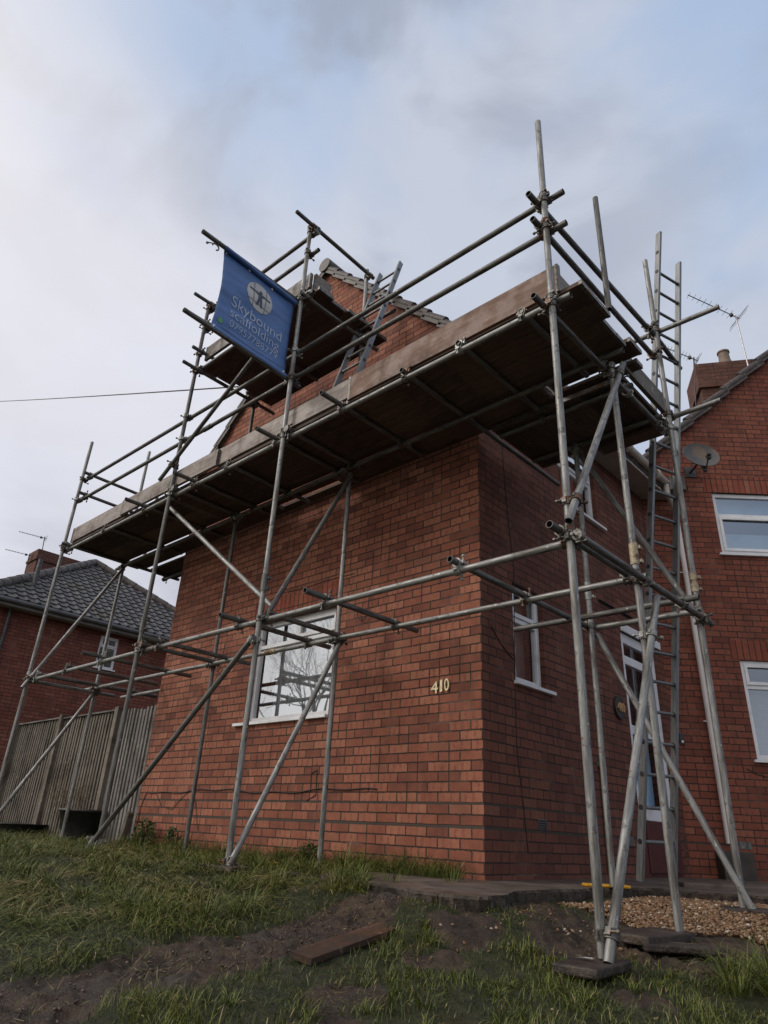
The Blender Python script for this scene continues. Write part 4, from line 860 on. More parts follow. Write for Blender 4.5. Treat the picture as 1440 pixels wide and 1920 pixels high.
for k_, (x0, x1) in enumerate(xw):
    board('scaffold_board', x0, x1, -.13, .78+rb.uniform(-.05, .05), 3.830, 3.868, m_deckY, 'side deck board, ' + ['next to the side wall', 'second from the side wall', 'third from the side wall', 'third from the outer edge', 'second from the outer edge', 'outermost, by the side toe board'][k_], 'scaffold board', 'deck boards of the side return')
board('scaffold_board', .9, 1.58, .70, .86, 3.78, 3.825, m_deck, 'board across the far end of the side deck', 'scaffold board')
# toe boards
tb = 'toe boards along the front of the main deck'
rz = lambda a: Matrix.Rotation(R(a), 4, 'Y')
board('toe_board', -6.36, -4.72, -1.288, -1.252, 3.93, 4.150, m_toe, 'pale grey toe board at the left end of the main deck', 'toe board', tb)
board('toe_board', -4.80, -2.62, -1.327+.0, -1.291, 3.915, 4.125, m_toe, 'grey toe board second from the left on the main deck', 'toe board', tb)
board('toe_board', -2.66, -.52, -1.288, -1.252, 3.935, 4.150, m_toe, 'shiny dark grey toe board third from the left on the main deck', 'toe board', tb)
board('toe_board', -.56, 1.63, -1.290, -1.254, 3.905, 4.165, m_toe_br, 'wide brown toe board at the right end of the main deck', 'toe board', tb)
board('toe_board', 1.56, 1.598, -1.27, -.9, 3.925, 4.155, m_toeY, 'short toe board end behind the near corner upright', 'toe board')
board('toe_board', 1.575, 1.613, -.19, .66, 3.885, 4.09, m_toeY, 'weathered toe board along the side deck', 'toe board')
# top platform
for k_, (y0, y1) in enumerate([(-1.268, -1.048), (-1.040, -.820), (-.812, -.592), (-.584, -.364), (-.356, -.155)]):
    board('scaffold_board', -3.42+rb.uniform(-.06, .04), -1.22+rb.uniform(-.03, .03), y0, y1, 5.672, 5.710, m_deck, 'top platform board, ' + ['outermost', 'second from outside', 'middle one', 'second from the gable', 'closest to the gable'][k_], 'scaffold board', 'deck boards of the top platform')
board('toe_board', -3.43, -1.36, -1.288, -1.252, 5.79, 6.0, m_toe, 'toe board of the top platform passing behind the banner', 'toe board')
board('toe_board', -1.345, -1.307, -1.25, -1.02, 5.73, 5.98, m_toeY, 'short toe board end at the right of the top platform', 'toe board')
# ------------------------------------------------------------------ ladders
def ladder(f0, f1, t0, t1, label, mt, mt2, sx=.026, sy=.062, step=.25, first=.28):
    """f0,f1 feet; t0,t1 tops of the two stiles"""
    f0, f1, t0, t1 = map(Vector, (f0, f1, t0, t1)); e = empty('ladder', (f0+f1)/2, label, 'ladder')
    ax = (t0-f0).normalized(); side = (f1-f0).normalized(); nrm = ax.cross(side).normalized()
    for k, (f, t) in enumerate(((f0, t0), (f1, t1))):
        a = (t-f).normalized(); sd_ = (side-a*side.dot(a)).normalized(); nn = a.cross(sd_)
        Wm = Matrix(((sd_.x, nn.x, a.x, f.x), (sd_.y, nn.y, a.y, f.y), (sd_.z, nn.z, a.z, f.z), (0, 0, 0, 1))); L_ = (t-f).length
        mb = MB(); mb.box(-sx/2, sx/2, -sy/2, sy/2, 0, L_); rg = mb; z = first
        while z < L_-.1:
            rg.tube((-sx*.72, 0, z), (sx*.72, 0, z), .020, 12, mi=1); z += step
        obj('stile', mb, [mt, m_black], e, Wm)
    L_ = min((t0-f0).length, (t1-f1).length); z = first
    while z < L_-.1:
        a = f0+(t0-f0)*(z/(t0-f0).length); b = f1+(t1-f1)*(z/(t1-f1).length)
        mb = MB(); mb.tube(a, b, .0145, 12); obj('rung', mb, mt2, e); z += step
    return e
ladder((.80, .92, .055), (.93, 1.235, .055), (1.745, .93, 6.28), (1.80, 1.25, 6.06), 'tall aluminium ladder from the path up past the side deck', m_alu, m_alu_d)
ladder((-1.325, -1.00, 3.93), (-.985, -1.00, 3.93), (-1.335, -.205, 6.78), (-.99, -.205, 6.76), 'short aluminium ladder from the main deck to the top platform', m_alu, m_alu_d)
# ------------------------------------------------------------------ banner
by0, by1, bz0, bz1 = -2.335, -1.385, 4.555, 5.60
def bmap(u, v):   # u 0..1 left-right, v 0..1 top-bottom
    inl = .028*math.sin(math.pi*min(1, v*1.05))*(1-u)
    y = by0+(by1-by0)*u+inl+.03*v*(1-u)-.0*u; zt = bz1+.0-.10*u*u*.6-.02*u; zb = bz0+.015*(1-u)-.035*u
    z = zt+(zb-zt)*v
    x = -1.462+.006*math.sin(v*17+u*5)*(.4+.6*math.sin(u*3.1))+.014*math.sin(u*2.6+v*4)+.0015*math.sin(v*55+u*6)*(1-abs(2*u-1)*.3)
    if v < .05: x += (.05-v)*.55
    if v > .95: x += (v-.95)*.55
    return x, y, z
ban = empty('banner', (-1.43, -1.86, 4.5), 'blue scaffolding company banner hung between two poles', 'banner')
mb = MB(); nu, nv = 28, 60
mb.add([bmap(i/nu, j/nv) for j in range(nv+1) for i in range(nu+1)], [(j*(nu+1)+i, (j+1)*(nu+1)+i, (j+1)*(nu+1)+i+1, j*(nu+1)+i+1) for j in range(nv) for i in range(nu)], 0, True)
cl = obj('cloth', mb, m_ban, ban); s_ = cl.modifiers.new('solid', 'SOLIDIFY'); s_.thickness = .0015; s_.offset = -1
for v_ in (0, 1):
    mb = MB(); pts = []
    for i in range(13):
        x, y, z = bmap(i/12, v_); pts.append((-1.43, y, (bz1-.028 if v_ == 0 else bz0+.012)-.055*i/12*(1 if v_ == 0 else .9)))
    for p_, q_ in zip(pts[:-1], pts[1:]): mb.tube(p_, q_, .0285, 14)
    obj('pole_hem', mb, m_ban, ban)
def onban(u, v, off=.0035): x, y, z = bmap(u, v); return (x+off, y, z)
def bpoly(pts, name, mt, off=.004, dens=1):
    mb = MB(); mb.add([onban(u, v, off) for u, v in pts], [tuple(range(len(pts)))]); return mb
def bshape(name, polys, mt, off):
    mb = MB()
    for P_ in polys:
        mb.add([onban(u, v, off) for u, v in P_], [tuple(range(len(P_)))])
    return obj(name, mb, mt, ban)
def bstrip(u0, v0, u1, v1, w, n=12):
    P_ = []; dx, dy = (u1-u0), (v1-v0); L_ = math.hypot(dx, dy); nx_, ny_ = -dy/L_*w/2, dx/L_*w/2
    out = []
    for k in range(n):
        a, b = k/n, (k+1)/n
        out.append([(u0+dx*a+nx_, v0+dy*a+ny_), (u0+dx*a-nx_, v0+dy*a-ny_), (u0+dx*b-nx_, v0+dy*b-ny_), (u0+dx*b+nx_, v0+dy*b+ny_)])
    return out
ccu, ccv, cru, crv = .51, .285, .182, .162
def disc(ru, rv, cu=ccu, cv=ccv, n=40, rings=10):
    out = []
    for k in range(rings):
        for i in range(n):
            a, b = 2*math.pi*i/n, 2*math.pi*(i+1)/n; r0, r1 = k/rings, (k+1)/rings
            out.append([(cu+math.cos(t)*ru*r_, cv+math.sin(t)*rv*r_) for t, r_ in ((a, r0), (a, r1), (b, r1), (b, r0))])
    return out
bshape('emblem_disc', disc(cru, crv), m_ban_disc, .0035)
ln = []
for du_ in (-.085, .085): h_ = crv*math.sqrt(1-(du_/cru)**2)*.98; ln += bstrip(ccu+du_, ccv-h_, ccu+du_, ccv+h_, .012)
for dv_ in (.085,): h_ = cru*math.sqrt(1-(dv_/crv)**2)*.98; ln += bstrip(ccu-h_, ccv+dv_, ccu+h_, ccv+dv_, .010)
bshape('emblem_lines', ln, noisy('banner_print_grey', (.22, .22, .24), (.2, .2, .22), 5), .006)
fig = bstrip(ccu-.15, ccv-.045, ccu+.145, ccv-.035, .014)
fig += [[(ccu+.005, ccv-.085), (ccu-.018, ccv-.068), (ccu-.014, ccv-.048), (ccu+.02, ccv-.048), (ccu+.028, ccv-.068)],
        [(ccu-.022, ccv-.042), (ccu-.026, ccv+.035), (ccu+.030, ccv+.035), (ccu+.028, ccv-.042)],
        [(ccu-.026, ccv+.035), (ccu-.045, ccv+.095), (ccu-.055, ccv+.103), (ccu-.018, ccv+.103), (ccu+.000, ccv+.045)],
        [(ccu+.004, ccv+.040), (ccu+.020, ccv+.100), (ccu+.055, ccv+.104), (ccu+.044, ccv+.092), (ccu+.030, ccv+.035)],
        [(ccu-.020, ccv-.040), (ccu-.060, ccv-.052), (ccu-.058, ccv-.035), (ccu-.022, ccv-.015)], [(ccu+.026, ccv-.040), (ccu+.062, ccv-.048), (ccu+.056, ccv-.026), (ccu+.026, ccv-.016)]]
bshape('emblem_figure', fig, m_ban_ink, .0085)
def btext(body, u0, u1, vb, hv, mt, name='lettering', bold=.0, off=.006):
    me = text_mesh(body, 1.0, 0, bold=bold); n_ = len(me.vertices); co = np.empty(n_*3); me.vertices.foreach_get('co', co); co = co.reshape(-1, 3)
    x0, x1 = co[:, 0].min(), co[:, 0].max(); sx_ = (u1-u0)/(x1-x0)
    out = [onban(u0+(x-x0)*sx_, vb-y*hv, off) for x, y, z in co]
    me.vertices.foreach_set('co', np.array(out).ravel()); me.materials.append(mt); me.update()
    link(name, me, ban)
btext('Skybound', .165, .885, .600, .170, m_ban_txt, bold=-.006)
btext('scaffolding', .175, .870, .722, .150, m_ban_txt, bold=-.008)
btext('07957788779', .195, .865, .835, .112, m_ban_txt, bold=-.014)
sm = []
ru = random.Random(2); u_ = .135
while u_ < .94:
    w_ = ru.uniform(.010, .022); sm += [[(u_, .876), (u_, .890+ru.choice((.010, .014))), (u_+w_*.6, .892), (u_+w_*.6, .878)]]; u_ += w_
bshape('small_print', sm, noisy('banner_print_faint', (.16, .25, .48), (.14, .22, .44), 5), .005)
bshape('phone_icon', disc(.030, .026, .085, .845, 16, 2), m_ban_green, .005)
gm = MB()
for u, v_ in ((.03, .055), (.335, .060), (.66, .065), (.035, .935), (.35, .955), (.97, .935)):
    x, y, z = onban(u, v_, .003); gm.tube((x, y, z), (x+.005, y, z), .012, 12)
obj('eyelets', gm, m_white, ban)
# ------------------------------------------------------------------ fence
fence = empty('fence', (-7.9, .12, 0), 'grey timber slat fence with posts left of the brick house', 'fence')
def panel(x0, x1, zt, mt, cap, seed):
    rr = random.Random(seed); mb = MB(); x = x0; k = 0
    while x < x1-.02:
        w = rr.uniform(.042, .052); dy = rr.uniform(-.004, .004); top = zt+rr.uniform(-.008, .008)*(0 if cap else 3)
        h_ = .040+rr.uniform(-.003, .003)
        mb.box(x, x+w, .088+dy, .106, -.05, top)
        x += w+rr.uniform(.038, .050); k += 1
    mb.box(x0, x1, .12, .16, .3, .38); mb.box(x0, x1, .12, .16, 1.35, 1.43)
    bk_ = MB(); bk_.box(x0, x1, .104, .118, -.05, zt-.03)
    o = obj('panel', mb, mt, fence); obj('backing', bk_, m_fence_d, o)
    if cap: c_ = MB(); c_.box(x0, x1, .055, .15, zt+.001, zt+.022); obj('capping', c_, m_fence2, o)
panel(-10.2, -8.47, 1.765, m_fence, True, 1); panel(-8.36, -6.58, 1.75, m_fence, True, 2); panel(-6.46, -5.36, 1.74, m_fence2, False, 3)
for x, zt in ((-10.25, 1.80), (-8.415, 1.82), (-6.52, 1.80)): obj('post', MB().box(x-.05, x+.05, .03, .13, -.2, zt), m_fence, fence, bevel=.006)
# bits by the fence
def pot(x, y, r0, r1, h, label, seed, squash=1.0):
    mb = MB(); n_ = 24; rr = random.Random(seed)
    prof = [(r0, 0), (r0*1.02, .02), (r1*.98, h*.92), (r1*1.06, h*.93), (r1*1.06, h), (r1*.95, h), (r1*.93, h*.88), (0.02, h*.86)]
    vs = []
    for r_, z_ in prof:
        for i in range(n_): a_ = 2*math.pi*i/n_; k = 1+.05*math.sin(3*a_+seed)+rr.uniform(-.01, .01); vs.append((math.cos(a_)*r_*k, math.sin(a_)*r_*k*squash, z_))
    mb.add(vs, [(j*n_+i, j*n_+(i+1) % n_, (j+1)*n_+(i+1) % n_, (j+1)*n_+i) for j in range(len(prof)-1) for i in range(n_)], 0, True)
    e = empty('plant_pot', (x, y, 0), label, 'plant pot'); obj('tub', mb, m_black, e, Matrix.Translation((x, y, -.02)))
    mb = MB(); mb.tube((0, 0, h*.84), (0, 0, h*.87), r1*.92, 20); obj('soil', mb, m_plank, e, Matrix.Translation((x, y, 0))); return e
pot(-6.50, -.13, .20, .30, .42, 'black plastic tub standing against the fence', 1); pot(-8.35, -.20, .30, .40, .20, 'low black tub at the left end of the fence', 4)
def twigs(name, x, y, z, h, n, label, cat, seed, mt, spread=.5):
    rr = random.Random(seed); mb = MB()
    def br(p, d, L_, r, dep):
        q_ = p+d*L_; mb.tube(p, q_, r, 5, r1=r*.7, caps=False)
        if dep > 0:
            for _ in range(rr.choice((2, 3))):
                d2 = (d+Vector((rr.uniform(-1, 1), rr.uniform(-1, 1), rr.uniform(-.4, .8)))*.55).normalized(); br(q_, d2, L_*rr.uniform(.55, .85), r*.7, dep-1)
    for _ in range(n): br(Vector((x, y, z)), Vector((rr.uniform(-1, 1)*spread, rr.uniform(-1, 1)*spread*.6, 1)).normalized(), h*rr.uniform(.25, .4), .004, 4)
    return tag(obj(name, mb, mt), label, cat)
twigs('dead_shrub', -6.95, -.12, .0, .8, 9, 'dry leafless shrub between the black tub and the fence', 'shrub', 3, m_twig)
# loose offcut post by the house corner
mb = MB(); mb.box(-.04, .04, -.04, .04, 0, .40); o = obj('timber_offcut', mb, m_fence, None, Matrix.Translation((-5.47, -.06, 0)) @ Matrix.Rotation(R(14), 4, 'Y'), bevel=.008); tag(o, 'short weathered timber stub leaning at the corner of fence and house', 'timber')
# ------------------------------------------------------------------ sole boards, planks, pads
def slab(name, x, y, z, lx, ly, h, rot, mt, label, cat, tilt=0, group=None):
    rr = random.Random(int(x*100)); mb = MB(); n_ = 14; vs = []
    mb.box(-lx/2, lx/2, -ly/2, ly/2, 0, h)
    o = obj(name, mb, mt, None, Matrix.Translation((x, y, z)) @ Matrix.Rotation(R(rot), 4, 'Z') @ Matrix.Rotation(R(tilt), 4, 'X'), bevel=.008); return tag(o, label, cat, group)
slab('sole_board', 1.59, -1.44, -.228, .21, .40, .040, 4, m_sole, 'dark wet sole board under the near corner upright', 'sole board', 0)
slab('sole_board', 1.52, -.62, -.165, .25, .50, .045, -6, m_sole, 'dark thick sole board under the upright with the rusty sleeve', 'sole board')
slab('sole_board', 1.70, -.72, -.185, .38, .16, .035, 40, m_sole, 'lower dark board beside the right sole board', 'sole board')
slab('sole_board', -1.46, -1.42, -.01, .62, .20, .035, 5, m_sole, 'brown sole board under the middle front upright', 'sole board'); slab('sole_board', -3.42, -1.42, -.01, .55, .20, .035, 8, m_sole, 'brown sole board under the upright by the fence', 'sole board')
slab('sole_board', 1.66, .70, -.075, .40, .22, .035, 20, m_sole, 'sole board under the far side upright in the gravel', 'sole board')
slab('sole_board', -1.05, -1.15, -.02, .45, .20, .03, -12, m_sole, 'brown board flat in the grass right of the middle front upright', 'board')
pk = empty('plank', (.66, -1.9, -.19), 'brown wet plank lying on the mud with a split end', 'plank')
PKM = Matrix.Translation((.655, -1.93, -.172)) @ Matrix.Rotation(R(98), 4, 'Z') @ Matrix.Rotation(R(-6.3), 4, 'Y') @ Matrix.Rotation(R(7), 4, 'X')
mb = MB(); n_ = 12
for i in range(n_):
    a, b = -.52+1.26*i/n_, -.52+1.26*(i+1)/n_; wa, wb = .055-.020*max(0, i-9)/3, .055-.020*max(0, i-8)/3
    mb.add([(a, -.064, 0), (b, -.064, 0), (b, wb, 0), (a, wa, 0), (a, -.064, .027), (b, -.064, .027), (b, wb, .027), (a, wa, .027)], [(4, 5, 6, 7), (0, 1, 5, 4), (2, 3, 7, 6), (0, 3, 2, 1)]+([(3, 0, 4, 7)] if i == 0 else [])+([(1, 2, 6, 5)] if i == n_-1 else []))
obj('wood', mb, m_plank, pk, PKM)
mb = MB(); rr = random.Random(9)
for i in range(9): x = rr.uniform(.40, .70); mb.tube((x, -.067, rr.uniform(.004, .034)), (x+rr.uniform(.03, .10), -.074+rr.uniform(-.02, .0), rr.uniform(.0, .03)), .006, 5, r1=.001)
obj('splinters', mb, m_split, pk, PKM)
slab('foam_pad', -.16, 2.39, .012, .34, .10, .020, 18, m_yellow, 'yellow pad lying on the path by the door side', 'pad') ; slab('foam_pad', -1.74, -.62, .0, .07, .10, .03, 0, m_yellow, 'small yellow pad in the grass below the window', 'pad')
for o in bpy.data.objects:
    if o.name == 'foam_pad': o.matrix_basis = Matrix.Translation((.70, .55, .012)) @ Matrix.Rotation(R(45), 4, 'Z'); W[o] = o.matrix_basis
# white scrap on the corner sole board
mb = MB(); mb.add([(0, 0, 0), (.05, .005, .001), (.085, -.004, .0), (.07, -.018, .0), (.03, -.014, .002)], [(0, 4, 3, 2, 1)]); mb.v = [(x, y, z+.003) for x, y, z in mb.v]
k = len(mb.v); mb.add([(x, y, z-.003) for x, y, z in mb.v[:5]], [(0, 1, 2, 3, 4)])
tag(obj('paper_scrap', mb, m_white, None, Matrix.Translation((1.52, -1.47, -.180)) @ Matrix.Rotation(R(35), 4, 'Z')), 'torn white scrap on the dark sole board', 'scrap')

# ------------------------------------------------------------------ gravel
def icos():
    t = (1+5**.5)/2; v_ = np.array([(-1, t, 0), (1, t, 0), (-1, -t, 0), (1, -t, 0), (0, -1, t), (0, 1, t), (0, -1, -t), (0, 1, -t), (t, 0, -1), (t, 0, 1), (-t, 0, -1), (-t, 0, 1)], float); v_ /= np.linalg.norm(v_[0])
    f = np.array([(0, 11, 5), (0, 5, 1), (0, 1, 7), (0, 7, 10), (0, 10, 11), (1, 5, 9), (5, 11, 4), (11, 10, 2), (10, 7, 6), (7, 1, 8), (3, 9, 4), (3, 4, 2), (3, 2, 6), (3, 6, 8), (3, 8, 9), (4, 9, 5), (2, 4, 11), (6, 2, 10), (8, 6, 7), (9, 8, 1)])
    return v_, f
IV, IF = icos()
def pebbles(name, pts, r0, r1, zoff=0, layer=.03):
    n = len(pts); r = rng.uniform(r0, r1, n)**1.0; s_ = rng.uniform(.55, 1.25, (n, 3)); s_[:, 2] *= .75
    ang = rng.uniform(0, 2*np.pi, n); c_, s2 = np.cos(ang), np.sin(ang)
    V = IV[None]*(1+rng.uniform(-.16, .16, (n, 12, 1)))*s_[:, None]*r[:, None, None]
    x = V[..., 0]*c_[:, None]-V[..., 1]*s2[:, None]; y = V[..., 0]*s2[:, None]+V[..., 1]*c_[:, None]
    tl = rng.uniform(-.6, .6, n)[:, None]; z = V[..., 2]+x*np.sin(tl)
    zz_ = zbase(pts[:, 0], pts[:, 1])+zoff+rng.uniform(0, layer, n)
    V = np.stack([x+pts[:, 0:1], y+pts[:, 1:2], z+zz_[:, None]], -1).reshape(-1, 3)
    F = (IF[None]+(np.arange(n)*12)[:, None, None]).reshape(-1, 3)
    tone = np.repeat(np.clip(rng.normal(.5, .27, n), 0, 1), 12)
    return link(name, np_mesh(name, V, F, m_pebble, tone, True))
P_ = np.stack([rng.uniform(.85, 3.4, 34000), rng.uniform(-.5, 2.2, 34000)], 1)
edge = -.30+.10*np.sin(P_[:, 0]*4)+.08*np.sin(P_[:, 0]*11+1)
ok = (P_[:, 1] > edge+.1*(P_[:, 0]-1.2)) & (P_[:, 1] < 1.15+(P_[:, 0]-.95)*.62) & (P_[:, 0] > .84+.06*np.sin(P_[:, 1]*5))
tag(pebbles('gravel', P_[ok], .005, .015, -.004, .016), 'tan and brown gravel beside the path on the right', 'gravel', kind='stuff')
P2 = np.stack([rng.normal(.95, .5, 260), rng.normal(-1.1, .45, 260)], 1); P2 = P2[(P2[:, 1] < -.4) & (segdist(P2[:, 0], P2[:, 1], np.array(pe)) > .02) & (P2[:, 1] < -1.3+1.0*np.clip(P2[:, 0]-.4, 0, 2))]
tag(pebbles('stones', P2, .004, .012, .0, .004), 'small stones scattered in the bare soil', 'stones', kind='stuff')
# clods of soil along the broken path edge
n_ = 900; t = rng.uniform(0, 1, n_); k = (t*(len(trk)-2)).astype(int); fr_ = t*(len(trk)-2)-k
cp = trk[k]+(trk[k+1]-trk[k])*fr_[:, None]+rng.normal(0, .14, (n_, 2))
clod = pebbles('soil_clods', cp, .003, .009, -.004, .004); clod.data.materials.clear(); clod.data.materials.append(noisy('clod_soil', (.055, .036, .028), (.10, .062, .046), 20, .6, 0, .5)); tag(clod, 'clods of trodden wet soil along the muddy track', 'soil', kind='stuff')
# ------------------------------------------------------------------ grass
def blades(name, P0, ln_, wd, az, lean, droop, tone, mt, zoff=None):
    n = len(P0); k = 4; tt = np.linspace(0, 1, k+1)
    z0 = zbase(P0[:, 0], P0[:, 1]) if zoff is None else zoff
    dx, dy = np.cos(az), np.sin(az); hor = np.zeros((n, k+1)); ver = np.zeros((n, k+1)); a = lean.copy()
    for i in range(1, k+1):
        hor[:, i] = hor[:, i-1]+np.sin(a)*ln_/k; ver[:, i] = ver[:, i-1]+np.cos(a)*ln_/k; a = np.minimum(a+droop/k*(.6+i*.35), 2.1)
    ver = np.maximum(ver, .006*np.arange(k+1)/k)
    cx_ = P0[:, 0:1]+hor*dx[:, None]; cy_ = P0[:, 1:2]+hor*dy[:, None]; cz_ = z0[:, None]+ver-.008
    w = wd[:, None]*np.array([.75, 1, .85, .5, .06])[None]; tw = rng.uniform(-.9, .9, n)[:, None]
    sx_, sy_ = -dy[:, None]*np.cos(tw)+dx[:, None]*np.sin(tw)*.3, dx[:, None]*np.cos(tw)+dy[:, None]*np.sin(tw)*.3; sz_ = np.sin(tw)*.5
    Lx = np.stack([cx_-sx_*w/2, cy_-sy_*w/2, cz_-sz_*w/2], -1); Rx = np.stack([cx_+sx_*w/2, cy_+sy_*w/2, cz_+sz_*w/2], -1)
    V = np.stack([Lx, Rx], 2).reshape(-1, 3); b = (np.arange(n)*(2*(k+1)))[:, None]
    q = np.stack([np.array([2*i, 2*i+1, 2*i+3, 2*i+2]) for i in range(k)]); F = (b[:, :, None]+q[None]).reshape(-1, 4)
    tn = (tone[:, None]+np.array([-.12, -.05, 0, .03, .10])[None]).clip(0, 1); tn = np.repeat(tn.reshape(-1), 2)
    return link(name, np_mesh(name, V, F, mt, tn, True))
def scatter(n, rmin, rmax, pw, a0, a1):
    r = rmin+(rmax-rmin)*rng.uniform(0, 1, n)**pw; a = rng.uniform(a0, a1, n)
    return np.stack([CAM.x+r*np.cos(a), CAM.y+r*np.sin(a)], 1), r
def onpath(x, y):
    ins = np.zeros(len(x), bool); pl_ = ring_
    for (ax, ay), (bx, by) in zip(pl_, pl_[1:]+pl_[:1]):
        if ay == by: continue
        c_ = ((ay > y) != (by > y)) & (x < (bx-ax)*(y-ay)/(by-ay)+ax); ins ^= c_
    return ins
def fbm(P, s, seed=0): return np.array([mnoise.noise(Vector((a*s+seed, b*s-seed, 0))) for a, b in P])
P0, r_ = scatter(520000, 1.6, 15, 1.15, R(60), R(186))
sl_ = soil(P0[:, 0], P0[:, 1]); pn_ = fbm(P0, 3.0); pf = fbm(P0, 9.0, 3)
ok = (P0[:, 1] < -.02) & (P0[:, 0] < 3.6) & ~onpath(P0[:, 0], P0[:, 1]) & (rng.uniform(0, 1, len(P0)) > sl_*1.02-.01) & ~((P0[:, 0] > .7) & (P0[:, 1] > -.45)) & (P0[:, 0] > -12.5)
ok &= rng.uniform(-.6, .75, len(P0)) < pn_+pf*.6+.30
P0, pn_, pf, r_ = P0[ok], pn_[ok], pf[ok], r_[ok]; n = len(P0)
leftish = 1-sstep(P0[:, 0], -.4, .5)            # long unmown grass left of the track
ln_ = (.022+.040*rng.uniform(0, 1, n)**1.5+.05*np.clip(pn_+.2, 0, 1))*(1+leftish*2.2)
wind = R(-60)+.9*fbm(P0, 1.3, 9)*3
az = np.where(rng.uniform(0, 1, n) < .30+.25*leftish, wind+rng.normal(0, .5, n), rng.uniform(0, 2*np.pi, n))
lean = rng.uniform(.1, .9, n)+leftish*.45; droop = rng.uniform(.2, 1.3, n)+leftish*1.0
dry = (rng.uniform(0, 1, n) < .08+.34*leftish*np.clip(.45+fbm(P0, 2.2, 5)*2.2, 0, 1)).astype(float)
tone = np.clip(.40+.30*pn_+rng.normal(0, .13, n), 0, .70)*(1-dry)+dry*rng.uniform(.74, 1.0, n)
g_ = blades('grass', P0, ln_, rng.uniform(.0016, .0034, n)*(1+r_*.10), az, lean, droop, tone, m_grass); tag(g_, 'rough green grass with dry stalks over the bank', 'grass', kind='stuff')
# tussocks: longer arching clumps
cent = []
rr = random.Random(21)
for _ in range(150): cent.append((rr.uniform(-7, .05), rr.uniform(-3.3, -.15), rr.uniform(.10, .20), rr.randint(35, 70)))
for _ in range(36): cent.append((rr.uniform(-5.2, -.10), rr.uniform(-.30, -.06), rr.uniform(.13, .24), rr.randint(40, 80)))
for _ in range(60): cent.append((rr.uniform(.8, 2.4), rr.uniform(-3.2, -.9), rr.uniform(.04, .08), rr.randint(20, 40)))
cent += [(rr.uniform(-2.2, -.06), rr.uniform(-.22, -.05), rr.uniform(.12, .19), 55) for _ in range(26)]
cent += [(.02, -1.40, .17, 130), (.16, -1.48, .15, 110), (-.12, -1.44, .18, 120), (.30, -1.50, .10, 50), (2.22, -1.02, .26, 170), (2.10, -1.15, .22, 120), (2.32, -.80, .24, 120), (2.0, -.9, .16, 60), (-.35, -1.02, .20, 150), (-.2, -1.15, .17, 110), (-.62, -.90, .18, 100), (.40, -2.75, .10, 40), (.45, -2.85, .12, 40), (-.95, -.35, .20, 90), (1.15, -.95, .10, 60), (1.05, -1.05, .10, 60)]
PP, LL, AA = [], [], []
for x, y, h, k in cent:
    s_ = float(soil(np.array([x]), np.array([y]))[0])
    if s_ > .5 and h < .16 and x > 0: continue
    if onpath(np.array([x]), np.array([y]))[0] and h < .15: continue
    r0 = .02+h*.22
    for _ in range(k):
        a = rr.uniform(0, 2*math.pi); q_ = rr.uniform(0, 1)**.5*r0; PP.append((x+math.cos(a)*q_, y+math.sin(a)*q_)); LL.append(h*rr.uniform(.6, 1.25)); AA.append(a+rr.gauss(0, .5))
PP, LL, AA = np.array(PP), np.array(LL), np.array(AA); n = len(PP)
tone = np.clip(rng.normal(.45, .14, n), 0, .72); dr_ = rng.uniform(0, 1, n) < .10; tone[dr_] = rng.uniform(.75, .97, dr_.sum())
t_ = blades('grass_tussocks', PP, LL*1.15, rng.uniform(.003, .0058, n), AA, rng.uniform(.05, .7, n), rng.uniform(.7, 2.0, n), tone, m_grass); tag(t_, 'longer arching grass tussocks along the wall and bank', 'grass', kind='stuff')
P1 = np.stack([rng.uniform(-1.6, 3.0, 26000), rng.uniform(-4.2, -.3, 26000)], 1)
so = soil(P1[:, 0], P1[:, 1]); pk_ = np.array([mnoise.noise(Vector((a*3.3, b*3.3, 4))) for a, b in P1])
ok = (so > .25) & ~onpath(P1[:, 0], P1[:, 1]) & (rng.uniform(-.25, .55, len(P1)) < pk_) & ~((P1[:, 0] > .8) & (P1[:, 1] > -.4)); P1 = P1[ok]; n = len(P1)
tone = np.where(rng.uniform(0, 1, n) < .55, rng.uniform(.72, 1, n), rng.uniform(.1, .6, n))
l_ = blades('dead_grass', P1, rng.uniform(.02, .075, n), rng.uniform(.0015, .0032, n), rng.uniform(0, 6.28, n), rng.uniform(.7, 1.5, n), rng.uniform(.1, .9, n), tone, m_grass, zbase(P1[:, 0], P1[:, 1])+.006); tag(l_, 'dead and trodden grass strewn over the muddy track', 'grass', kind='stuff')
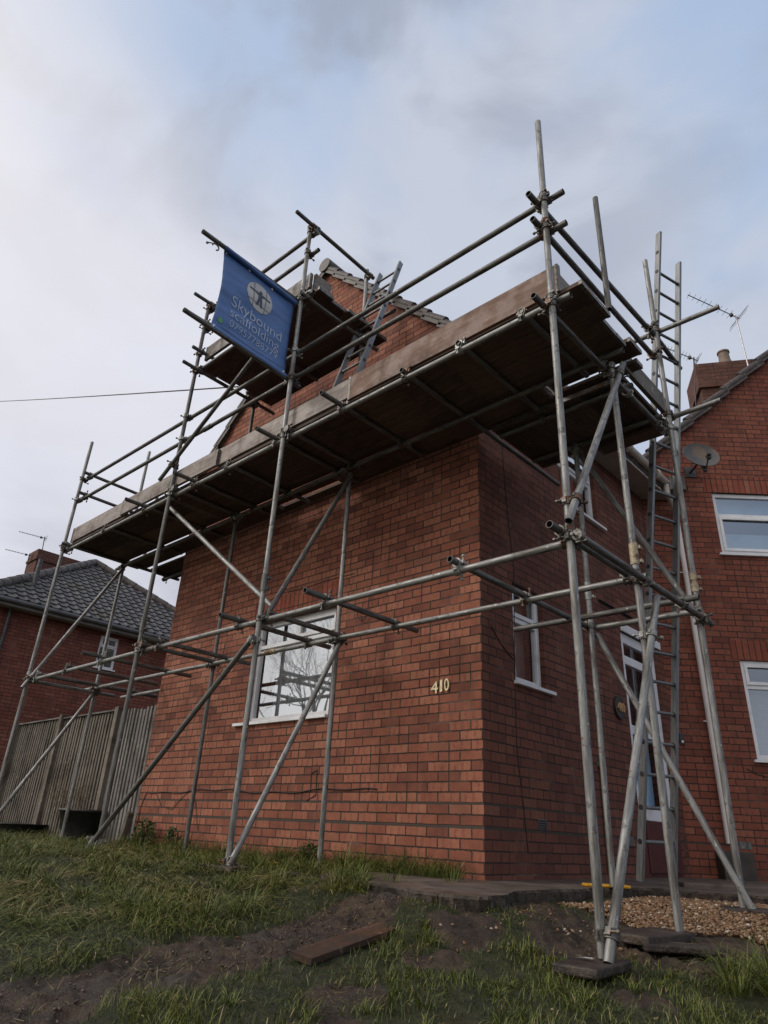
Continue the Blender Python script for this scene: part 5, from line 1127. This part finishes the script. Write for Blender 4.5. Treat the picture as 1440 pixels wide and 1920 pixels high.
# weeds at the wall foot: leafy small bushes
def weed(x, y, h, w, n, label, seed):
    rr = random.Random(seed); mb = MB(); vs = []; fs = []; tn = []
    stem = MB()
    for _ in range(14):
        a = rr.uniform(0, 6.28); q_ = Vector((math.cos(a)*w*rr.uniform(.3, 1), math.sin(a)*w*.6*rr.uniform(.3, 1), h*rr.uniform(.6, 1))); stem.tube((0, 0, 0), q_, .003, 5, r1=.0015)
    for _ in range(n):
        a = rr.uniform(0, 6.28); t = rr.uniform(.15, 1); rad = w*math.sqrt(rr.uniform(0, 1))*(.4+.75*math.sin(min(1, t)*2.6)); c_ = Vector((math.cos(a)*rad, math.sin(a)*rad*.6, h*t*(1-.3*rad/w)))
        d = Vector((rr.uniform(-1, 1), rr.uniform(-1, 1), rr.uniform(-.3, .9))).normalized(); s_ = d.cross(Vector((0, 0, 1))).normalized(); L_ = rr.uniform(.026, .050); k = len(vs)
        vs += [c_, c_+d*L_*.5+s_*L_*.28, c_+d*L_, c_+d*L_*.5-s_*L_*.28]; fs.append((k, k+1, k+2, k+3)); tn += [rr.random()*.8+.15*t]*4
    e = empty('weed', (x, y, 0), label, 'weed', 'weeds along the wall foot'); obj('stems', stem, m_twig, e, Matrix.Translation((x, y, 0)))
    me = np_mesh('leaves', np.array([tuple(v_) for v_ in vs]), np.array(fs), m_leaf, np.array(tn)); link('leaves', me, e, Matrix.Translation((x, y, 0)))
weed(-4.78, -.16, .34, .16, 900, 'leafy green weed against the gable wall near its left end', 1); weed(-4.22, -.12, .27, .10, 420, 'smaller leafy weed right of the left one on the gable wall', 2); weed(-1.9, -.10, .20, .12, 300, 'low weed under the gable window', 3)
# ivy-like ground cover near the bottom right
P0 = np.stack([rng.uniform(1.4, 2.2, 500), rng.uniform(-2.4, -1.3, 500)], 1)
# ------------------------------------------------------------------ bare tree across the road (seen reflected in the window)
def tree(x, y, z, H, seed, label):
    rr = random.Random(seed); e = empty('bare_tree', (x, y, z), label, 'tree'); tr = MB(); cr = MB(); cnt = [0]
    def br(p, d, L_, r, dep):
        n_ = 3; mbx = tr if dep >= 7 else cr
        for _ in range(n_):
            d = (d+Vector((rr.gauss(0, .10), rr.gauss(0, .10), rr.gauss(.02, .06)))).normalized(); q_ = p+d*L_/n_; mbx.tube(p, q_, r, 6 if dep > 3 else 4, r1=r*.88, caps=False); p = q_; r *= .88
        cnt[0] += 1
        if dep <= 0: return
        for k in range(3 if dep > 1 else 2):
            d2 = (d*1.0+Vector((rr.gauss(0, .55), rr.gauss(0, .55), rr.gauss(.12, .35)))).normalized(); br(p, d2, L_*rr.uniform(.62, .86), r*rr.uniform(.55, .78), dep-1)
    br(Vector((x, y, z)), Vector((0, 0, 1)), H*.20, H*.016, 8)
    obj('trunk', tr, m_bark, e); obj('crown', cr, m_bark, e)
tree(-13.5, -9.5, -1.3, 12, 4, 'bare winter tree across the road, mirrored in the window')
print('couplers', NC, 'grass', len(ln_))
